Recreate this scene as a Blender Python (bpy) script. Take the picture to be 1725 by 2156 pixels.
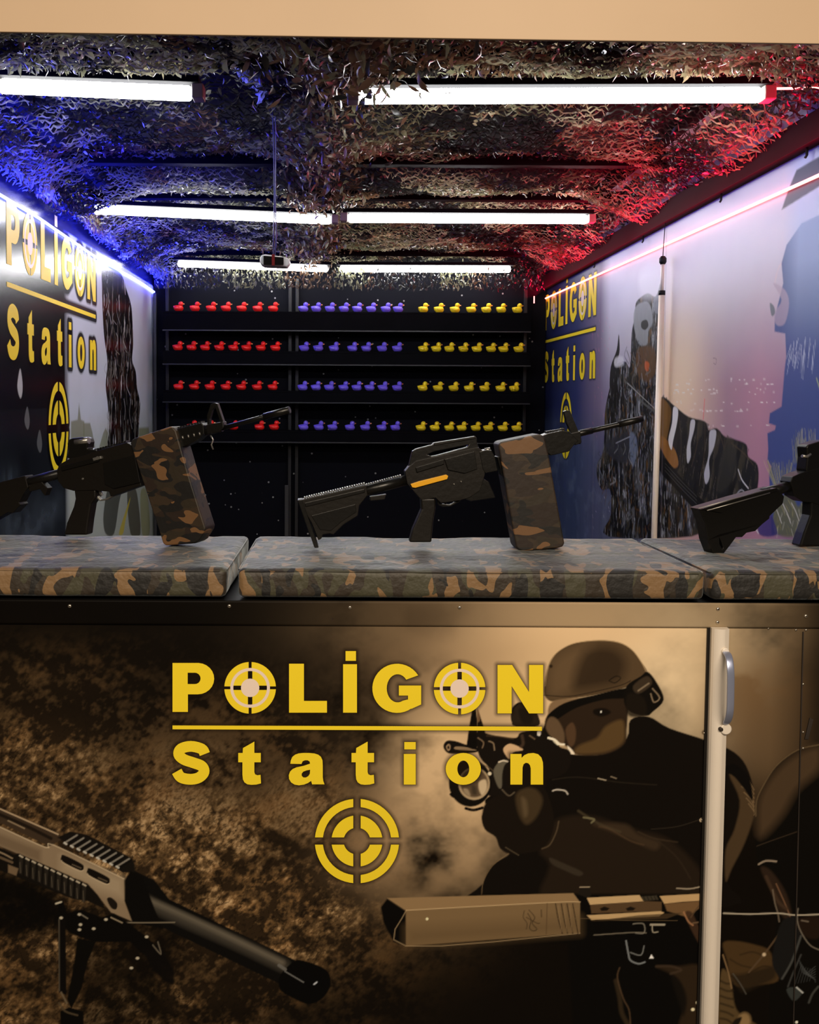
import bpy, bmesh, math, random
import numpy as np
from mathutils import Vector, Matrix
from mathutils.geometry import tessellate_polygon
random.seed(7)
rng = np.random.default_rng(11)
for o in list(bpy.data.objects):
    bpy.data.objects.remove(o, do_unlink=True)
scn = bpy.context.scene
COL = scn.collection

# ------------------------------------------------------------------ camera
F, CX, CY = 1730.0, 710.0, 905.4
PITCH, ROLL, EYE = math.radians(2.0), math.radians(0.3), 1.55
FWD = Vector((0, math.cos(PITCH), -math.sin(PITCH)))
R0 = Vector((1, 0, 0)); U0 = Vector((0, math.sin(PITCH), math.cos(PITCH)))
RGT = R0*math.cos(ROLL) + U0*math.sin(ROLL)
UPV = U0*math.cos(ROLL) - R0*math.sin(ROLL)
CAMP = Vector((0, 0, EYE))
cam_d = bpy.data.cameras.new('camera')
cam = bpy.data.objects.new('camera', cam_d); COL.objects.link(cam)
cam.matrix_world = Matrix((( RGT.x, UPV.x, -FWD.x, CAMP.x), (RGT.y, UPV.y, -FWD.y, CAMP.y),
                           (RGT.z, UPV.z, -FWD.z, CAMP.z), (0, 0, 0, 1)))
cam_d.sensor_width = 36; cam_d.lens = F/2156*36
cam_d.shift_x = (862.5-CX)/2156; cam_d.shift_y = (CY-1078)/2156
cam_d.clip_start = 0.05
scn.camera = cam
scn.view_settings.view_transform = 'Standard'; scn.view_settings.look = 'None'
scn.view_settings.gamma = 1; scn.view_settings.exposure = 0.0
scn.view_settings.use_curve_mapping = False

# ------------------------------------------------------------------ world and lights of the place
TUBE_E = 44.0
BLUE_E = 30.0
RED_E = 5.0
BLUE_W, RED_W = 240.0, 62.0
w = bpy.data.worlds.new('world'); scn.world = w; w.use_nodes = True
w.node_tree.nodes['Background'].inputs[0].default_value = (0.9, 0.74, 0.56, 1)
w.node_tree.nodes['Background'].inputs[1].default_value = 0.03
def area(name, loc, target, sx, sy, power, color):
    l = bpy.data.lights.new(name, 'AREA'); l.shape = 'RECTANGLE'; l.size = sx; l.size_y = sy
    l.energy = power; l.color = color
    o = bpy.data.objects.new(name, l); COL.objects.link(o); o.location = loc
    o.rotation_euler = (Vector(target)-Vector(loc)).to_track_quat('-Z', 'Y').to_euler()
    return o
area('mall_ceiling_lamp', (0.9, -2.2, 3.6), (0.3, 1.8, 1.0), 2.5, 1.2, 200, (1.0, 0.83, 0.64))
area('mall_ceiling_lamp', (-1.8, -2.4, 3.6), (-0.6, 1.8, 1.2), 1.6, 1.0, 60, (1.0, 0.83, 0.64))

def ray(px, py):
    return FWD + RGT*((px-CX)/F) + UPV*(-(py-CY)/F)
def atY(px, py, Y):
    d = ray(px, py); t = Y/d.y; return CAMP + d*t
def atX(px, py, X):
    d = ray(px, py); t = X/d.x; return CAMP + d*t
def atZ(px, py, Z):
    d = ray(px, py); t = (Z-EYE)/d.z; return CAMP + d*t
def onplane(px, py, p0, n):
    d = ray(px, py); t = (p0-CAMP).dot(n)/d.dot(n); return CAMP + d*t

# ------------------------------------------------------------------ the booth's measures
KS = 1.30
XL, XR, YB = -1.22*KS, 1.38*KS, 5.5*KS
YF = 1.79                      # front face of the counter
ZC = atY(862, 1199, YF).z      # top of the cushions
YC = atZ(862, 1129, ZC).y      # back edge of the cushions
ZT = EYE+1.00*KS                     # net ceiling

# ------------------------------------------------------------------ materials
def lin(c):
    c = np.asarray(c, float)/255.0
    return np.where(c <= 0.04045, c/12.92, ((c+0.055)/1.055)**2.4)
def mat(name, rgb, rough=0.5, metal=0.0, emit=None, strength=0, noise=None, spec=0.5, coat=0, bump=None):
    """procedural material; noise=(scale, amount) varies the colour, bump=(scale, strength) the relief"""
    m = bpy.data.materials.new(name); m.use_nodes = True
    nt = m.node_tree; b = nt.nodes['Principled BSDF']
    c = tuple(lin(rgb)) + (1,)
    b.inputs['Base Color'].default_value = c
    b.inputs['Roughness'].default_value = rough; b.inputs['Metallic'].default_value = metal
    b.inputs['Specular IOR Level'].default_value = spec
    b.inputs['Coat Weight'].default_value = coat; b.inputs['Coat Roughness'].default_value = 0.12
    if emit is not None:
        b.inputs['Emission Color'].default_value = tuple(emit)+(1,); b.inputs['Emission Strength'].default_value = strength
    tc = nt.nodes.new('ShaderNodeTexCoord')
    if noise:
        n = nt.nodes.new('ShaderNodeTexNoise'); n.inputs['Scale'].default_value = noise[0]; n.inputs['Detail'].default_value = 5
        nt.links.new(tc.outputs['Object'], n.inputs['Vector'])
        r = nt.nodes.new('ShaderNodeValToRGB')
        r.color_ramp.elements[0].position = .3; r.color_ramp.elements[1].position = .7
        k = noise[1]
        r.color_ramp.elements[0].color = tuple(x*(1-k) for x in c[:3])+(1,)
        r.color_ramp.elements[1].color = tuple(min(1, x*(1+k)) for x in c[:3])+(1,)
        nt.links.new(n.outputs['Fac'], r.inputs[0]); nt.links.new(r.outputs[0], b.inputs['Base Color'])
    if bump:
        n = nt.nodes.new('ShaderNodeTexNoise'); n.inputs['Scale'].default_value = bump[0]; n.inputs['Detail'].default_value = 4
        nt.links.new(tc.outputs['Object'], n.inputs['Vector'])
        bp = nt.nodes.new('ShaderNodeBump'); bp.inputs['Strength'].default_value = bump[1]; bp.inputs['Distance'].default_value = 0.01
        nt.links.new(n.outputs['Fac'], bp.inputs['Height']); nt.links.new(bp.outputs[0], b.inputs['Normal'])
    return m
def print_mat(name, rough, bumpscale=3, bumpstr=0.05, grain=0.0, spec=.5):
    """a printed sheet: the picture printed on it is stored per vertex"""
    m = bpy.data.materials.new(name); m.use_nodes = True
    nt = m.node_tree; b = nt.nodes['Principled BSDF']
    a = nt.nodes.new('ShaderNodeAttribute'); a.attribute_name = 'print'
    b.inputs['Roughness'].default_value = rough
    b.inputs['Specular IOR Level'].default_value = spec
    nt.links.new(a.outputs['Color'], b.inputs['Base Color'])
    tc = nt.nodes.new('ShaderNodeTexCoord')
    n = nt.nodes.new('ShaderNodeTexNoise'); n.inputs['Scale'].default_value = bumpscale; n.inputs['Detail'].default_value = 2
    nt.links.new(tc.outputs['Object'], n.inputs['Vector'])
    bp = nt.nodes.new('ShaderNodeBump'); bp.inputs['Strength'].default_value = bumpstr; bp.inputs['Distance'].default_value = 0.02
    nt.links.new(n.outputs['Fac'], bp.inputs['Height']); nt.links.new(bp.outputs[0], b.inputs['Normal'])
    return m
def camo_mat(name, cols, scale, thr, rough=0.6, coat=0, squash=(1, 1, 1), spec=.5, wrinkle=.15):
    """woodland camouflage: base colour and three layers of blobs"""
    m = bpy.data.materials.new(name); m.use_nodes = True
    nt = m.node_tree; b = nt.nodes['Principled BSDF']
    b.inputs['Roughness'].default_value = rough; b.inputs['Coat Weight'].default_value = coat
    b.inputs['Coat Roughness'].default_value = .35; b.inputs['Specular IOR Level'].default_value = spec
    tc = nt.nodes.new('ShaderNodeTexCoord'); prev = None
    for i, c in enumerate(cols):
        if i == 0:
            rgb = nt.nodes.new('ShaderNodeRGB'); rgb.outputs[0].default_value = tuple(lin(c))+(1,); prev = rgb.outputs[0]; continue
        mp = nt.nodes.new('ShaderNodeMapping'); mp.inputs['Location'].default_value = (i*3.7, i*1.3, i*5.1)
        mp.inputs['Scale'].default_value = squash
        nt.links.new(tc.outputs['Object'], mp.inputs['Vector'])
        n = nt.nodes.new('ShaderNodeTexNoise'); n.inputs['Scale'].default_value = scale*(1+.12*i); n.inputs['Detail'].default_value = 1.5
        n.inputs['Roughness'].default_value = .4; n.inputs['Distortion'].default_value = .55
        nt.links.new(mp.outputs[0], n.inputs['Vector'])
        g = nt.nodes.new('ShaderNodeMath'); g.operation = 'GREATER_THAN'; g.inputs[1].default_value = thr[i]
        nt.links.new(n.outputs['Fac'], g.inputs[0])
        mx = nt.nodes.new('ShaderNodeMix'); mx.data_type = 'RGBA'
        nt.links.new(g.outputs[0], mx.inputs[0]); nt.links.new(prev, mx.inputs[6]); mx.inputs[7].default_value = tuple(lin(c))+(1,)
        prev = mx.outputs[2]
    nt.links.new(prev, b.inputs['Base Color'])
    n = nt.nodes.new('ShaderNodeTexNoise'); n.inputs['Scale'].default_value = 60; nt.links.new(tc.outputs['Object'], n.inputs['Vector'])
    bp = nt.nodes.new('ShaderNodeBump'); bp.inputs['Strength'].default_value = wrinkle; bp.inputs['Distance'].default_value = .004
    nt.links.new(n.outputs['Fac'], bp.inputs['Height']); nt.links.new(bp.outputs[0], b.inputs['Normal'])
    return m

M = {}
M['black_steel'] = mat('black_steel', (14, 14, 16), .5, 0, noise=(9, .3), spec=.3)
M['black_cloth'] = mat('black_cloth', (8, 8, 11), .9, noise=(5, .4), spec=.1)
M['black_shelf'] = mat('black_shelf', (5, 5, 8), .7, noise=(7, .3), spec=.05)
M['gun_black'] = mat('gun_black', (17, 14, 10), .42, bump=(90, .06), spec=.3)
M['gun_dark'] = mat('gun_dark', (12, 11, 9), .33, bump=(90, .05), spec=.4)
M['gun_edge'] = mat('gun_edge', (150, 148, 142), .3, .8)
M['gun_yellow'] = mat('gun_yellow', (225, 165, 30), .35)
M['alu'] = mat('alu', (236, 226, 212), .4, .1, bump=(40, .03))
M['chrome'] = mat('chrome', (180, 190, 222), .3, .7)
M['beam_black'] = mat('beam_black', (7, 7, 8), .85, noise=(9, .3), spec=.08)
M['cap_grey'] = mat('cap_grey', (120, 112, 102), .5)
M['screw'] = mat('screw', (205, 195, 180), .3, .9)
M['screw_hole'] = mat('screw_hole', (25, 20, 15), .6)
M['white_plastic'] = mat('white_plastic', (225, 225, 222), .35)
M['tube'] = mat('tube', (255, 255, 255), .4, emit=(1.0, 1.0, 1.0), strength=TUBE_E)
M['led_blue'] = mat('led_blue', (200, 200, 255), .4, emit=(.07, .085, 1.0), strength=BLUE_E)
M['led_red'] = mat('led_red', (255, 200, 200), .4, emit=(1.0, .22, .19), strength=RED_E)
M['yellow_vinyl'] = mat('yellow_vinyl', (245, 218, 44), .45, spec=.3)
M['pink_vinyl'] = mat('pink_vinyl', (240, 220, 205), .4)
M['shadow_black'] = mat('shadow_black', (16, 12, 8), .4)
M['beige_board'] = mat('beige_board', (192, 166, 136), .55, noise=(2, .04))
M['ground'] = mat('ground', (90, 82, 72), .5, noise=(6, .2))
M['floor'] = mat('floor', (20, 20, 22), .4, noise=(6, .3))
M['wood_dark'] = mat('wood_dark', (40, 32, 26), .6, noise=(8, .3))
M['cable_dark'] = mat('cable_dark', (50, 50, 110), .3)
M['cable_red'] = mat('cable_red', (120, 30, 28), .4)
M['duck_red'] = mat('duck_red', (235, 30, 26), .4)
M['duck_purple'] = mat('duck_purple', (112, 92, 225), .4)
M['duck_yellow'] = mat('duck_yellow', (236, 208, 30), .4)
M['beak'] = mat('beak', (240, 150, 90), .4)
M['camo_box'] = camo_mat('camo_box', [(46, 34, 20), (38, 30, 17), (32, 20, 11), (11, 9, 7), (104, 74, 44)], 14, [0, .56, .53, .56, .60], .55, squash=(.7, 1, 1.5))
M['camo_cushion'] = camo_mat('camo_cushion', [(60, 58, 39), (43, 34, 22), (124, 96, 62), (15, 13, 11)], 13, [0, .50, .56, .57], .6, squash=(1.25, .8, .7), spec=.7, wrinkle=.7)
b_ = M['camo_cushion'].node_tree.nodes['Principled BSDF']; b_.inputs['Sheen Weight'].default_value = .38; b_.inputs['Sheen Roughness'].default_value = .35; b_.inputs['Sheen Tint'].default_value = (.85, .95, 1, 1)

# ------------------------------------------------------------------ objects
def link(name, me, m=None, parent=None):
    o = bpy.data.objects.new(name, me); COL.objects.link(o)
    if m is not None:
        for x in (m if isinstance(m, (list, tuple)) else [m]):
            me.materials.append(x)
    if parent is not None: o.parent = parent
    return o
def empty(name, loc=(0, 0, 0)):
    o = bpy.data.objects.new(name, None); COL.objects.link(o); o.location = loc; o.empty_display_size = .05
    return o
def tag(o, label=None, cat=None, group=None, kind=None):
    if label: o['label'] = label
    if cat: o['category'] = cat
    if group: o['group'] = group
    if kind: o['kind'] = kind
    return o
def kid(o, parent):
    """parent keeping the child's coordinates as world coordinates"""
    o.parent = parent; o.matrix_parent_inverse = Matrix.Translation(parent.location).inverted(); return o
def bm_mesh(bm, name, smooth=None):
    me = bpy.data.meshes.new(name); bm.normal_update(); bm.to_mesh(me); bm.free()
    if smooth is not None:
        for p in me.polygons: p.use_smooth = smooth
    return me
def box_bm(bm, x0, x1, y0, y1, z0, z1, bev=0, rot=None, org=None):
    r = bmesh.ops.create_cube(bm, size=1.0); vs = r['verts']
    for v in vs:
        v.co = Vector(((x0+x1)/2+v.co.x*(x1-x0), (y0+y1)/2+v.co.y*(y1-y0), (z0+z1)/2+v.co.z*(z1-z0)))
    if bev:
        es = list({e for v in vs for e in v.link_edges})
        r = bmesh.ops.bevel(bm, geom=es, offset=bev, segments=2, affect='EDGES', profile=.5)
        vs = r['verts']
    return vs
def box(name, x0, x1, y0, y1, z0, z1, m, parent=None, bev=0):
    bm = bmesh.new(); box_bm(bm, x0, x1, y0, y1, z0, z1, bev)
    o = link(name, bm_mesh(bm, name), m)
    if parent: kid(o, parent)
    return o
def tube_bm(bm, pts, r, n=10, cap=True):
    """round rod through points; r number or list"""
    rs = r if isinstance(r, (list, tuple)) else [r]*len(pts)
    rings = []; pts = [Vector(p) for p in pts]; side = None
    for i, p in enumerate(pts):
        d = (pts[min(i+1, len(pts)-1)]-pts[max(i-1, 0)]).normalized()
        if side is None:
            side = d.orthogonal().normalized()
        else:
            side = (side-d*side.dot(d)).normalized()
        up = d.cross(side)
        rings.append([bm.verts.new(p+(side*math.cos(a)+up*math.sin(a))*rs[i]) for a in [2*math.pi*k/n for k in range(n)]])
    for a, b in zip(rings, rings[1:]):
        for k in range(n):
            f = bm.faces.new((a[k], a[(k+1) % n], b[(k+1) % n], b[k])); f.smooth = True
    if cap:
        bm.faces.new(rings[0][::-1]); bm.faces.new(rings[-1])
def rod(name, pts, r, m, parent=None, n=10):
    bm = bmesh.new(); tube_bm(bm, pts, r, n)
    bmesh.ops.recalc_face_normals(bm, faces=bm.faces)
    o = link(name, bm_mesh(bm, name), m)
    if parent: kid(o, parent)
    return o
def prism_bm(bm, contours, f0, f1):
    """contours: list of closed 2-D outlines (first outer, others holes); f0/f1 map a 2-D point to the two faces"""
    conts = [list(c) for c in contours]
    tris = tessellate_polygon([[Vector((p[0], p[1], 0)) for p in c] for c in conts])
    flat = [p for c in conts for p in c]
    a = [bm.verts.new(f0(p)) for p in flat]; b = [bm.verts.new(f1(p)) for p in flat]
    for t in tris:
        try:
            bm.faces.new([a[i] for i in t]); bm.faces.new([b[i] for i in t[::-1]])
        except ValueError: pass
    k = 0
    for c in conts:
        n = len(c)
        for i in range(n):
            j = (i+1) % n
            try: bm.faces.new((a[k+i], a[k+j], b[k+j], b[k+i]))
            except ValueError: pass
        k += n
def prism(name, contours, f0, f1, m, parent=None, bev=0):
    bm = bmesh.new()
    prism_bm(bm, contours, f0, f1)
    bmesh.ops.recalc_face_normals(bm, faces=bm.faces)
    if bev:
        bm.normal_update()
        es = [e for e in bm.edges if len(e.link_faces) == 2 and e.calc_face_angle(0) > .6]
        bmesh.ops.bevel(bm, geom=es, offset=bev, segments=2, affect='EDGES', profile=.5, clamp_overlap=True)
    o = link(name, bm_mesh(bm, name), m)
    if parent: kid(o, parent)
    return o
def arc(cx, cy, rx, ry, a0, a1, n=12):
    return [(cx+rx*math.cos(math.radians(a0+(a1-a0)*i/n)), cy+ry*math.sin(math.radians(a0+(a1-a0)*i/n))) for i in range(n+1)]
def smooth_line(p, closed=False, k=6):
    n = len(p); out = []
    for i in range(n if closed else n-1):
        g = (lambda j: p[j % n]) if closed else (lambda j: p[max(0, min(n-1, j))])
        a, b, c, d = g(i-1), g(i), g(i+1), g(i+2)
        for s in range(k):
            t = s/k
            out.append(tuple(.5*((2*b[q])+(-a[q]+c[q])*t+(2*a[q]-5*b[q]+4*c[q]-d[q])*t*t+(-a[q]+3*b[q]-3*c[q]+d[q])*t**3) for q in (0, 1)))
    if not closed: out.append(tuple(p[-1][:2]))
    return out
def stroke(pts, wdt, k=5):
    p = smooth_line(pts, False, k); L, R = [], []
    for i in range(len(p)):
        a = p[max(0, i-1)]; b = p[min(len(p)-1, i+1)]
        dx, dy = b[0]-a[0], b[1]-a[1]; l = math.hypot(dx, dy) or 1
        L.append((p[i][0]-dy/l*wdt/2, p[i][1]+dx/l*wdt/2)); R.append((p[i][0]+dy/l*wdt/2, p[i][1]-dx/l*wdt/2))
    return L+R[::-1]

# ------------------------------------------------------------------ printed sheets
class Sheet:
    """a flat printed sheet: grid of vertices in its own plane, with the print as a colour per vertex"""
    def __init__(self, u0, u1, v0, v1, step, to3d, from_px):
        self.nu = int((u1-u0)/step)+1; self.nv = int((v1-v0)/step)+1
        self.u = np.linspace(u0, u1, self.nu); self.v = np.linspace(v0, v1, self.nv)
        self.U, self.V = np.meshgrid(self.u, self.v)
        self.to3d = to3d; self.fp = from_px; self.c = np.zeros((self.nv, self.nu, 3)); self.step = step
    def noise(self, su, sv, octs=4, seed=0, rot=0):
        r = np.random.default_rng(seed); out = np.zeros_like(self.U); amp, tot = 1, 0
        ca, sa = math.cos(rot), math.sin(rot)
        A = (self.U*ca+self.V*sa)/su; B = (-self.U*sa+self.V*ca)/sv
        for o in range(octs):
            n = 256; g = r.random((n, n)); x = A*(2**o)+o*17.3; y = B*(2**o)+o*9.1
            xi = np.floor(x).astype(int); yi = np.floor(y).astype(int); fx = x-xi; fy = y-yi
            fx = fx*fx*(3-2*fx); fy = fy*fy*(3-2*fy); xi %= n; yi %= n; xj = (xi+1) % n; yj = (yi+1) % n
            out += amp*((g[yi, xi]*(1-fx)+g[yi, xj]*fx)*(1-fy)+(g[yj, xi]*(1-fx)+g[yj, xj]*fx)*fy); tot += amp; amp *= .55
        return out/tot
    def mix(self, sl, m, col):
        m = m[..., None]; self.c[sl] = self.c[sl]*(1-m)+np.asarray(col, float)*m
    def win(self, P, pad):
        i0 = np.searchsorted(self.u, P[:, 0].min()-pad); i1 = np.searchsorted(self.u, P[:, 0].max()+pad)
        j0 = np.searchsorted(self.v, P[:, 1].min()-pad); j1 = np.searchsorted(self.v, P[:, 1].max()+pad)
        return (slice(j0, j1), slice(i0, i1))
    def dist(self, P, sl, closed=True):
        X, Y = self.U[sl], self.V[sl]; d = np.full(X.shape, 1e9); ins = np.zeros(X.shape, bool); n = len(P)
        for i in range(n if closed else n-1):
            x0, y0 = P[i]; x1, y1 = P[(i+1) % n]; dx, dy = x1-x0, y1-y0; L = dx*dx+dy*dy+1e-12
            t = np.clip(((X-x0)*dx+(Y-y0)*dy)/L, 0, 1); d = np.minimum(d, (X-x0-t*dx)**2+(Y-y0-t*dy)**2)
            if closed and y0 != y1:
                ins ^= ((y0 > Y) != (y1 > Y)) & (X < (x1-x0)*(Y-y0)/(y1-y0)+x0)
        d = np.sqrt(d); return np.where(ins, -d, d)
    def scale(self, p):
        a = self.fp(p[0], p[1]); b = self.fp(p[0]+3, p[1]); c = self.fp(p[0], p[1]+3)
        return math.hypot(c[0]-a[0], c[1]-a[1])/3
    def poly(self, px, col, soft=1.5, alpha=1, curve=True, k=4, add=False):
        s = self.scale(px[0])*soft
        P = np.array([self.fp(*p) for p in (smooth_line(px, True, k) if curve else px)])
        sl = self.win(P, s*1.5); d = self.dist(P, sl)
        if d.size == 0: return
        m = np.clip(.5-d/(2*max(s, self.step*.5)), 0, 1)*alpha
        if callable(col): col = col(self.U[sl], self.V[sl], d)
        self.mix(sl, m, lc(col))
    def line(self, px, wpx, col, soft=1.2, alpha=1, curve=True):
        s0 = self.scale(px[0]); s = s0*soft; wd = s0*wpx/2
        P = np.array([self.fp(*p) for p in (smooth_line(px, False, 4) if curve and len(px) > 2 else px)])
        sl = self.win(P, s+wd); d = self.dist(P, sl, False)
        if d.size == 0: return
        m = np.clip(.5-(np.abs(d)-wd)/(2*max(s, self.step*.5)), 0, 1)*alpha
        self.mix(sl, m, lc(col))
    def streak(self, px, col, su, sv, thr, k, alpha, seed, rot=0):
        """mottled strokes printed inside an outline"""
        P = np.array([self.fp(*p) for p in smooth_line(px, True, 4)]); sl = self.win(P, .01); d = self.dist(P, sl)
        if d.size == 0: return
        n = self.noise(su, sv, 4, seed, rot)[sl]
        self.mix(sl, np.clip(-d/.006, 0, 1)*np.clip((n-thr)*k, 0, 1)*alpha, lc(col))
    def blob(self, cx, cy, rx, ry, col, alpha=1, power=1, nz=None):
        c0 = self.fp(cx, cy); a = self.fp(cx+rx, cy); b = self.fp(cx, cy+ry)
        ru = abs(a[0]-c0[0])+abs(b[0]-c0[0])*.0+1e-9; rv = abs(b[1]-c0[1])+1e-9
        q = ((self.U-c0[0])/ru)**2+((self.V-c0[1])/rv)**2
        m = np.exp(-q**power)*alpha
        if nz is not None: m = m*nz
        self.mix((slice(None), slice(None)), np.clip(m, 0, 1), lc(col))
    def build(self, name, m, thick_dir=None):
        nu, nv = self.nu, self.nv
        co = self.to3d(self.U.ravel(), self.V.ravel())
        me = bpy.data.meshes.new(name)
        me.vertices.add(nu*nv); me.vertices.foreach_set('co', co.astype(np.float32).ravel())
        a = (np.arange(nv-1)[:, None]*nu+np.arange(nu-1)[None, :]).ravel()
        q = np.stack([a, a+1, a+nu+1, a+nu], 1).astype(np.int32)
        me.loops.add(q.size); me.loops.foreach_set('vertex_index', q.ravel())
        me.polygons.add(len(q)); me.polygons.foreach_set('loop_start', np.arange(0, q.size, 4, dtype=np.int32))
        at = me.color_attributes.new('print', 'FLOAT_COLOR', 'POINT')
        rgba = np.ones((nu*nv, 4), np.float32); rgba[:, :3] = self.c.reshape(-1, 3)
        at.data.foreach_set('color', rgba.ravel()); me.update(calc_edges=True); me.validate()
        return link(name, me, m)
GAIN = np.array([1.0, 1.0, 1.0])
def lc(c):
    return np.clip(lin(c)*GAIN, 0, .95)
# ------------------------------------------------------------------ the shop's lettering, drawn once in its own units
def rect(x0, y0, x1, y1): return [(x0, y0), (x1, y0), (x1, y1), (x0, y1)]
def sector(cx, cy, r0, r1, gap, q):
    """one quadrant of a ring with straight gaps along the cross"""
    g0 = math.degrees(math.asin(min(1, gap/r1))); g1 = math.degrees(math.asin(min(1, gap/max(r0, gap+.01))))
    base = q*90
    o = arc(cx, cy, r1, r1, base+g0, base+90-g0, 14)
    i = arc(cx, cy, r0, r0, base+90-g1, base+g1, 10)
    return o+i
GLYPHS = []      # (part name, material, depth order, list of contour lists)
def target_letter(cx, cy):
    ys = []
    for q in range(4):
        ys.append([sector(cx, cy, 80, 104, 6, q)]); ys.append([sector(cx, cy, 37, 68, 9, q)])
    GLYPHS.append(('letter', 'yellow_vinyl', 1, ys))
    GLYPHS.append(('target_ring', 'pink_vinyl', 1, [[arc(cx, cy, 80, 80, 0, 352, 44), arc(cx, cy, 68, 68, 0, 352, 44)]]))
    GLYPHS.append(('target_disc', 'pink_vinyl', 1, [[arc(cx, cy, 37, 37, 0, 348, 29)]]))
def Lt(*cs): GLYPHS.append(('letter', 'yellow_vinyl', 1, list(cs)))
Lt([[(122, 145), (222, 145)]+arc(224, 208, 66, 63, -88, 90)+[(184, 271), (184, 342), (122, 342)],
    [(183, 184), (212, 184)]+arc(212, 207, 23, 23, -88, 90)+[(183, 230)]])
target_letter(435, 245)
Lt([[(592, 148), (652, 148), (652, 298), (745, 298), (745, 345), (592, 345)]])
Lt([rect(810, 150, 866, 345)], [rect(820, 97, 862, 136)])
Lt([arc(1028, 247, 100, 99, -32, -305, 30)+[(1085, 330), (1125, 312), (1125, 236), (1035, 236), (1035, 276), (1072, 276), (1072, 292)]+arc(1030, 247, 44, 57, 62, 322, 22)])
target_letter(1280, 248)
Lt([[(1433, 153), (1492, 153), (1560, 262), (1560, 153), (1617, 153), (1617, 348), (1560, 348), (1490, 238), (1490, 348), (1433, 348)]])
GLYPHS.append(('underline', 'yellow_vinyl', 1, [[[(122, 397), (1612, 402), (1612, 418), (122, 412)]]]))
Lt([stroke([(252, 512), (240, 492), (196, 481), (156, 491), (147, 514), (168, 534), (205, 547), (240, 561), (249, 585), (228, 607), (193, 614), (156, 606), (139, 582)], 43)])
def tee(dx):
    Lt([[(x+dx, y) for x, y in [(405, 508), (406, 488), (452, 462), (452, 508), (478, 508), (478, 545), (452, 545), (452, 585), (455, 594), (464, 598), (477, 596), (479, 630), (460, 635), (440, 636), (424, 634), (412, 626), (406, 614), (404, 595), (404, 545), (387, 545), (387, 508)]]])
tee(0); tee(457)
Lt([[(597, 551), (599, 538), (605, 524), (616, 515), (630, 510), (648, 508), (672, 508), (694, 510), (710, 515), (721, 524), (727, 538), (728, 560), (728, 605), (730, 620), (735, 634), (685, 634), (681, 620), (668, 629), (652, 635), (632, 638), (614, 635), (600, 626), (592, 612), (591, 597), (596, 583), (606, 573), (622, 566), (650, 560), (677, 551), (675, 542), (667, 537), (656, 537), (647, 541), (642, 552)],
    [(677, 575), (662, 578), (649, 583), (643, 591), (643, 600), (650, 607), (660, 607), (670, 601), (676, 591)]])
Lt([rect(1055, 512, 1103, 635)], [rect(1057, 464, 1103, 493)])
Lt([arc(1295, 572, 71, 64, 0, 350, 35), arc(1295, 572, 24, 34, 0, 348, 29)])
Lt([[(1485, 512), (1530, 512), (1530, 528), (1541, 517), (1557, 510), (1578, 508), (1597, 513), (1610, 526), (1616, 545), (1617, 565), (1617, 635), (1567, 635), (1567, 570), (1564, 557), (1557, 549), (1547, 547), (1538, 553), (1534, 566), (1533, 635), (1485, 635)]])
for q in range(4):
    GLYPHS.append(('target_segment', 'yellow_vinyl', 1, [[sector(866, 863, 138, 170, 15, q)]]))
    GLYPHS.append(('target_segment', 'yellow_vinyl', 1, [[sector(866, 863, 54, 103, 15, q)]]))
def logo(parent, mp, normal, skip=lambda g: False):
    """mp maps the lettering's own units to a point on the wall; normal points out of the wall"""
    n = Vector(normal)
    for name, m, order, polys in GLYPHS:
        bm = bmesh.new()
        for cs in polys:
            prism_bm(bm, cs, lambda p: mp(*p)+n*.0004, lambda p: mp(*p)+n*.0014)
        bmesh.ops.recalc_face_normals(bm, faces=bm.faces)
        kid(link(name, bm_mesh(bm, name), M[m]), parent)
def halo(sh, mpuv, grow, col, alpha, hard=1):
    """soft dark outline printed round the lettering"""
    for name, m, order, polys in GLYPHS:
        for cs in polys:
            P = np.array([mpuv(*p) for p in cs[0]]); sl = sh.win(P, grow*1.3); d = sh.dist(P, sl)
            if d.size: sh.mix(sl, np.clip(hard*(1-np.maximum(d, 0)/grow), 0, 1)**1.2*alpha, lc(col))
# ------------------------------------------------------------------ shell of the booth
ZB = EYE+.742*KS   # underside of the wall-top beams
def struct(o): o['kind'] = 'structure'; return o
struct(box('floor', XL-.1, XR+.1, YC+.05, YB+.1, .10, .16, M['floor']))
struct(box('floor', -6, 6, -5, 7.5, -.05, 0, M['ground']))
struct(box('ceiling', XL-.1, XR+.1, 1.95, YB+.1, ZT+.10, ZT+.14, M['black_cloth']))
struct(box('wall_back', XL-.1, XR+.1, YB+.001, YB+.05, .16, ZT+.10, M['black_cloth']))
# speckled black backdrop cloth hung on the back wall
m = mat('speckled_cloth', (9, 10, 14), .85, spec=.1)
nt = m.node_tree; b = nt.nodes['Principled BSDF']; tc = nt.nodes.new('ShaderNodeTexCoord')
v = nt.nodes.new('ShaderNodeTexVoronoi'); v.inputs['Scale'].default_value = 11
nt.links.new(tc.outputs['Object'], v.inputs['Vector'])
r = nt.nodes.new('ShaderNodeValToRGB'); r.color_ramp.interpolation = 'CONSTANT'
r.color_ramp.elements[0].color = (.22, .22, .21, 1); r.color_ramp.elements[1].position = .085; r.color_ramp.elements[1].color = (.0018, .002, .004, 1)
nt.links.new(v.outputs['Distance'], r.inputs[0]); nt.links.new(r.outputs[0], b.inputs['Base Color'])
M['speckled'] = m

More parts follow.
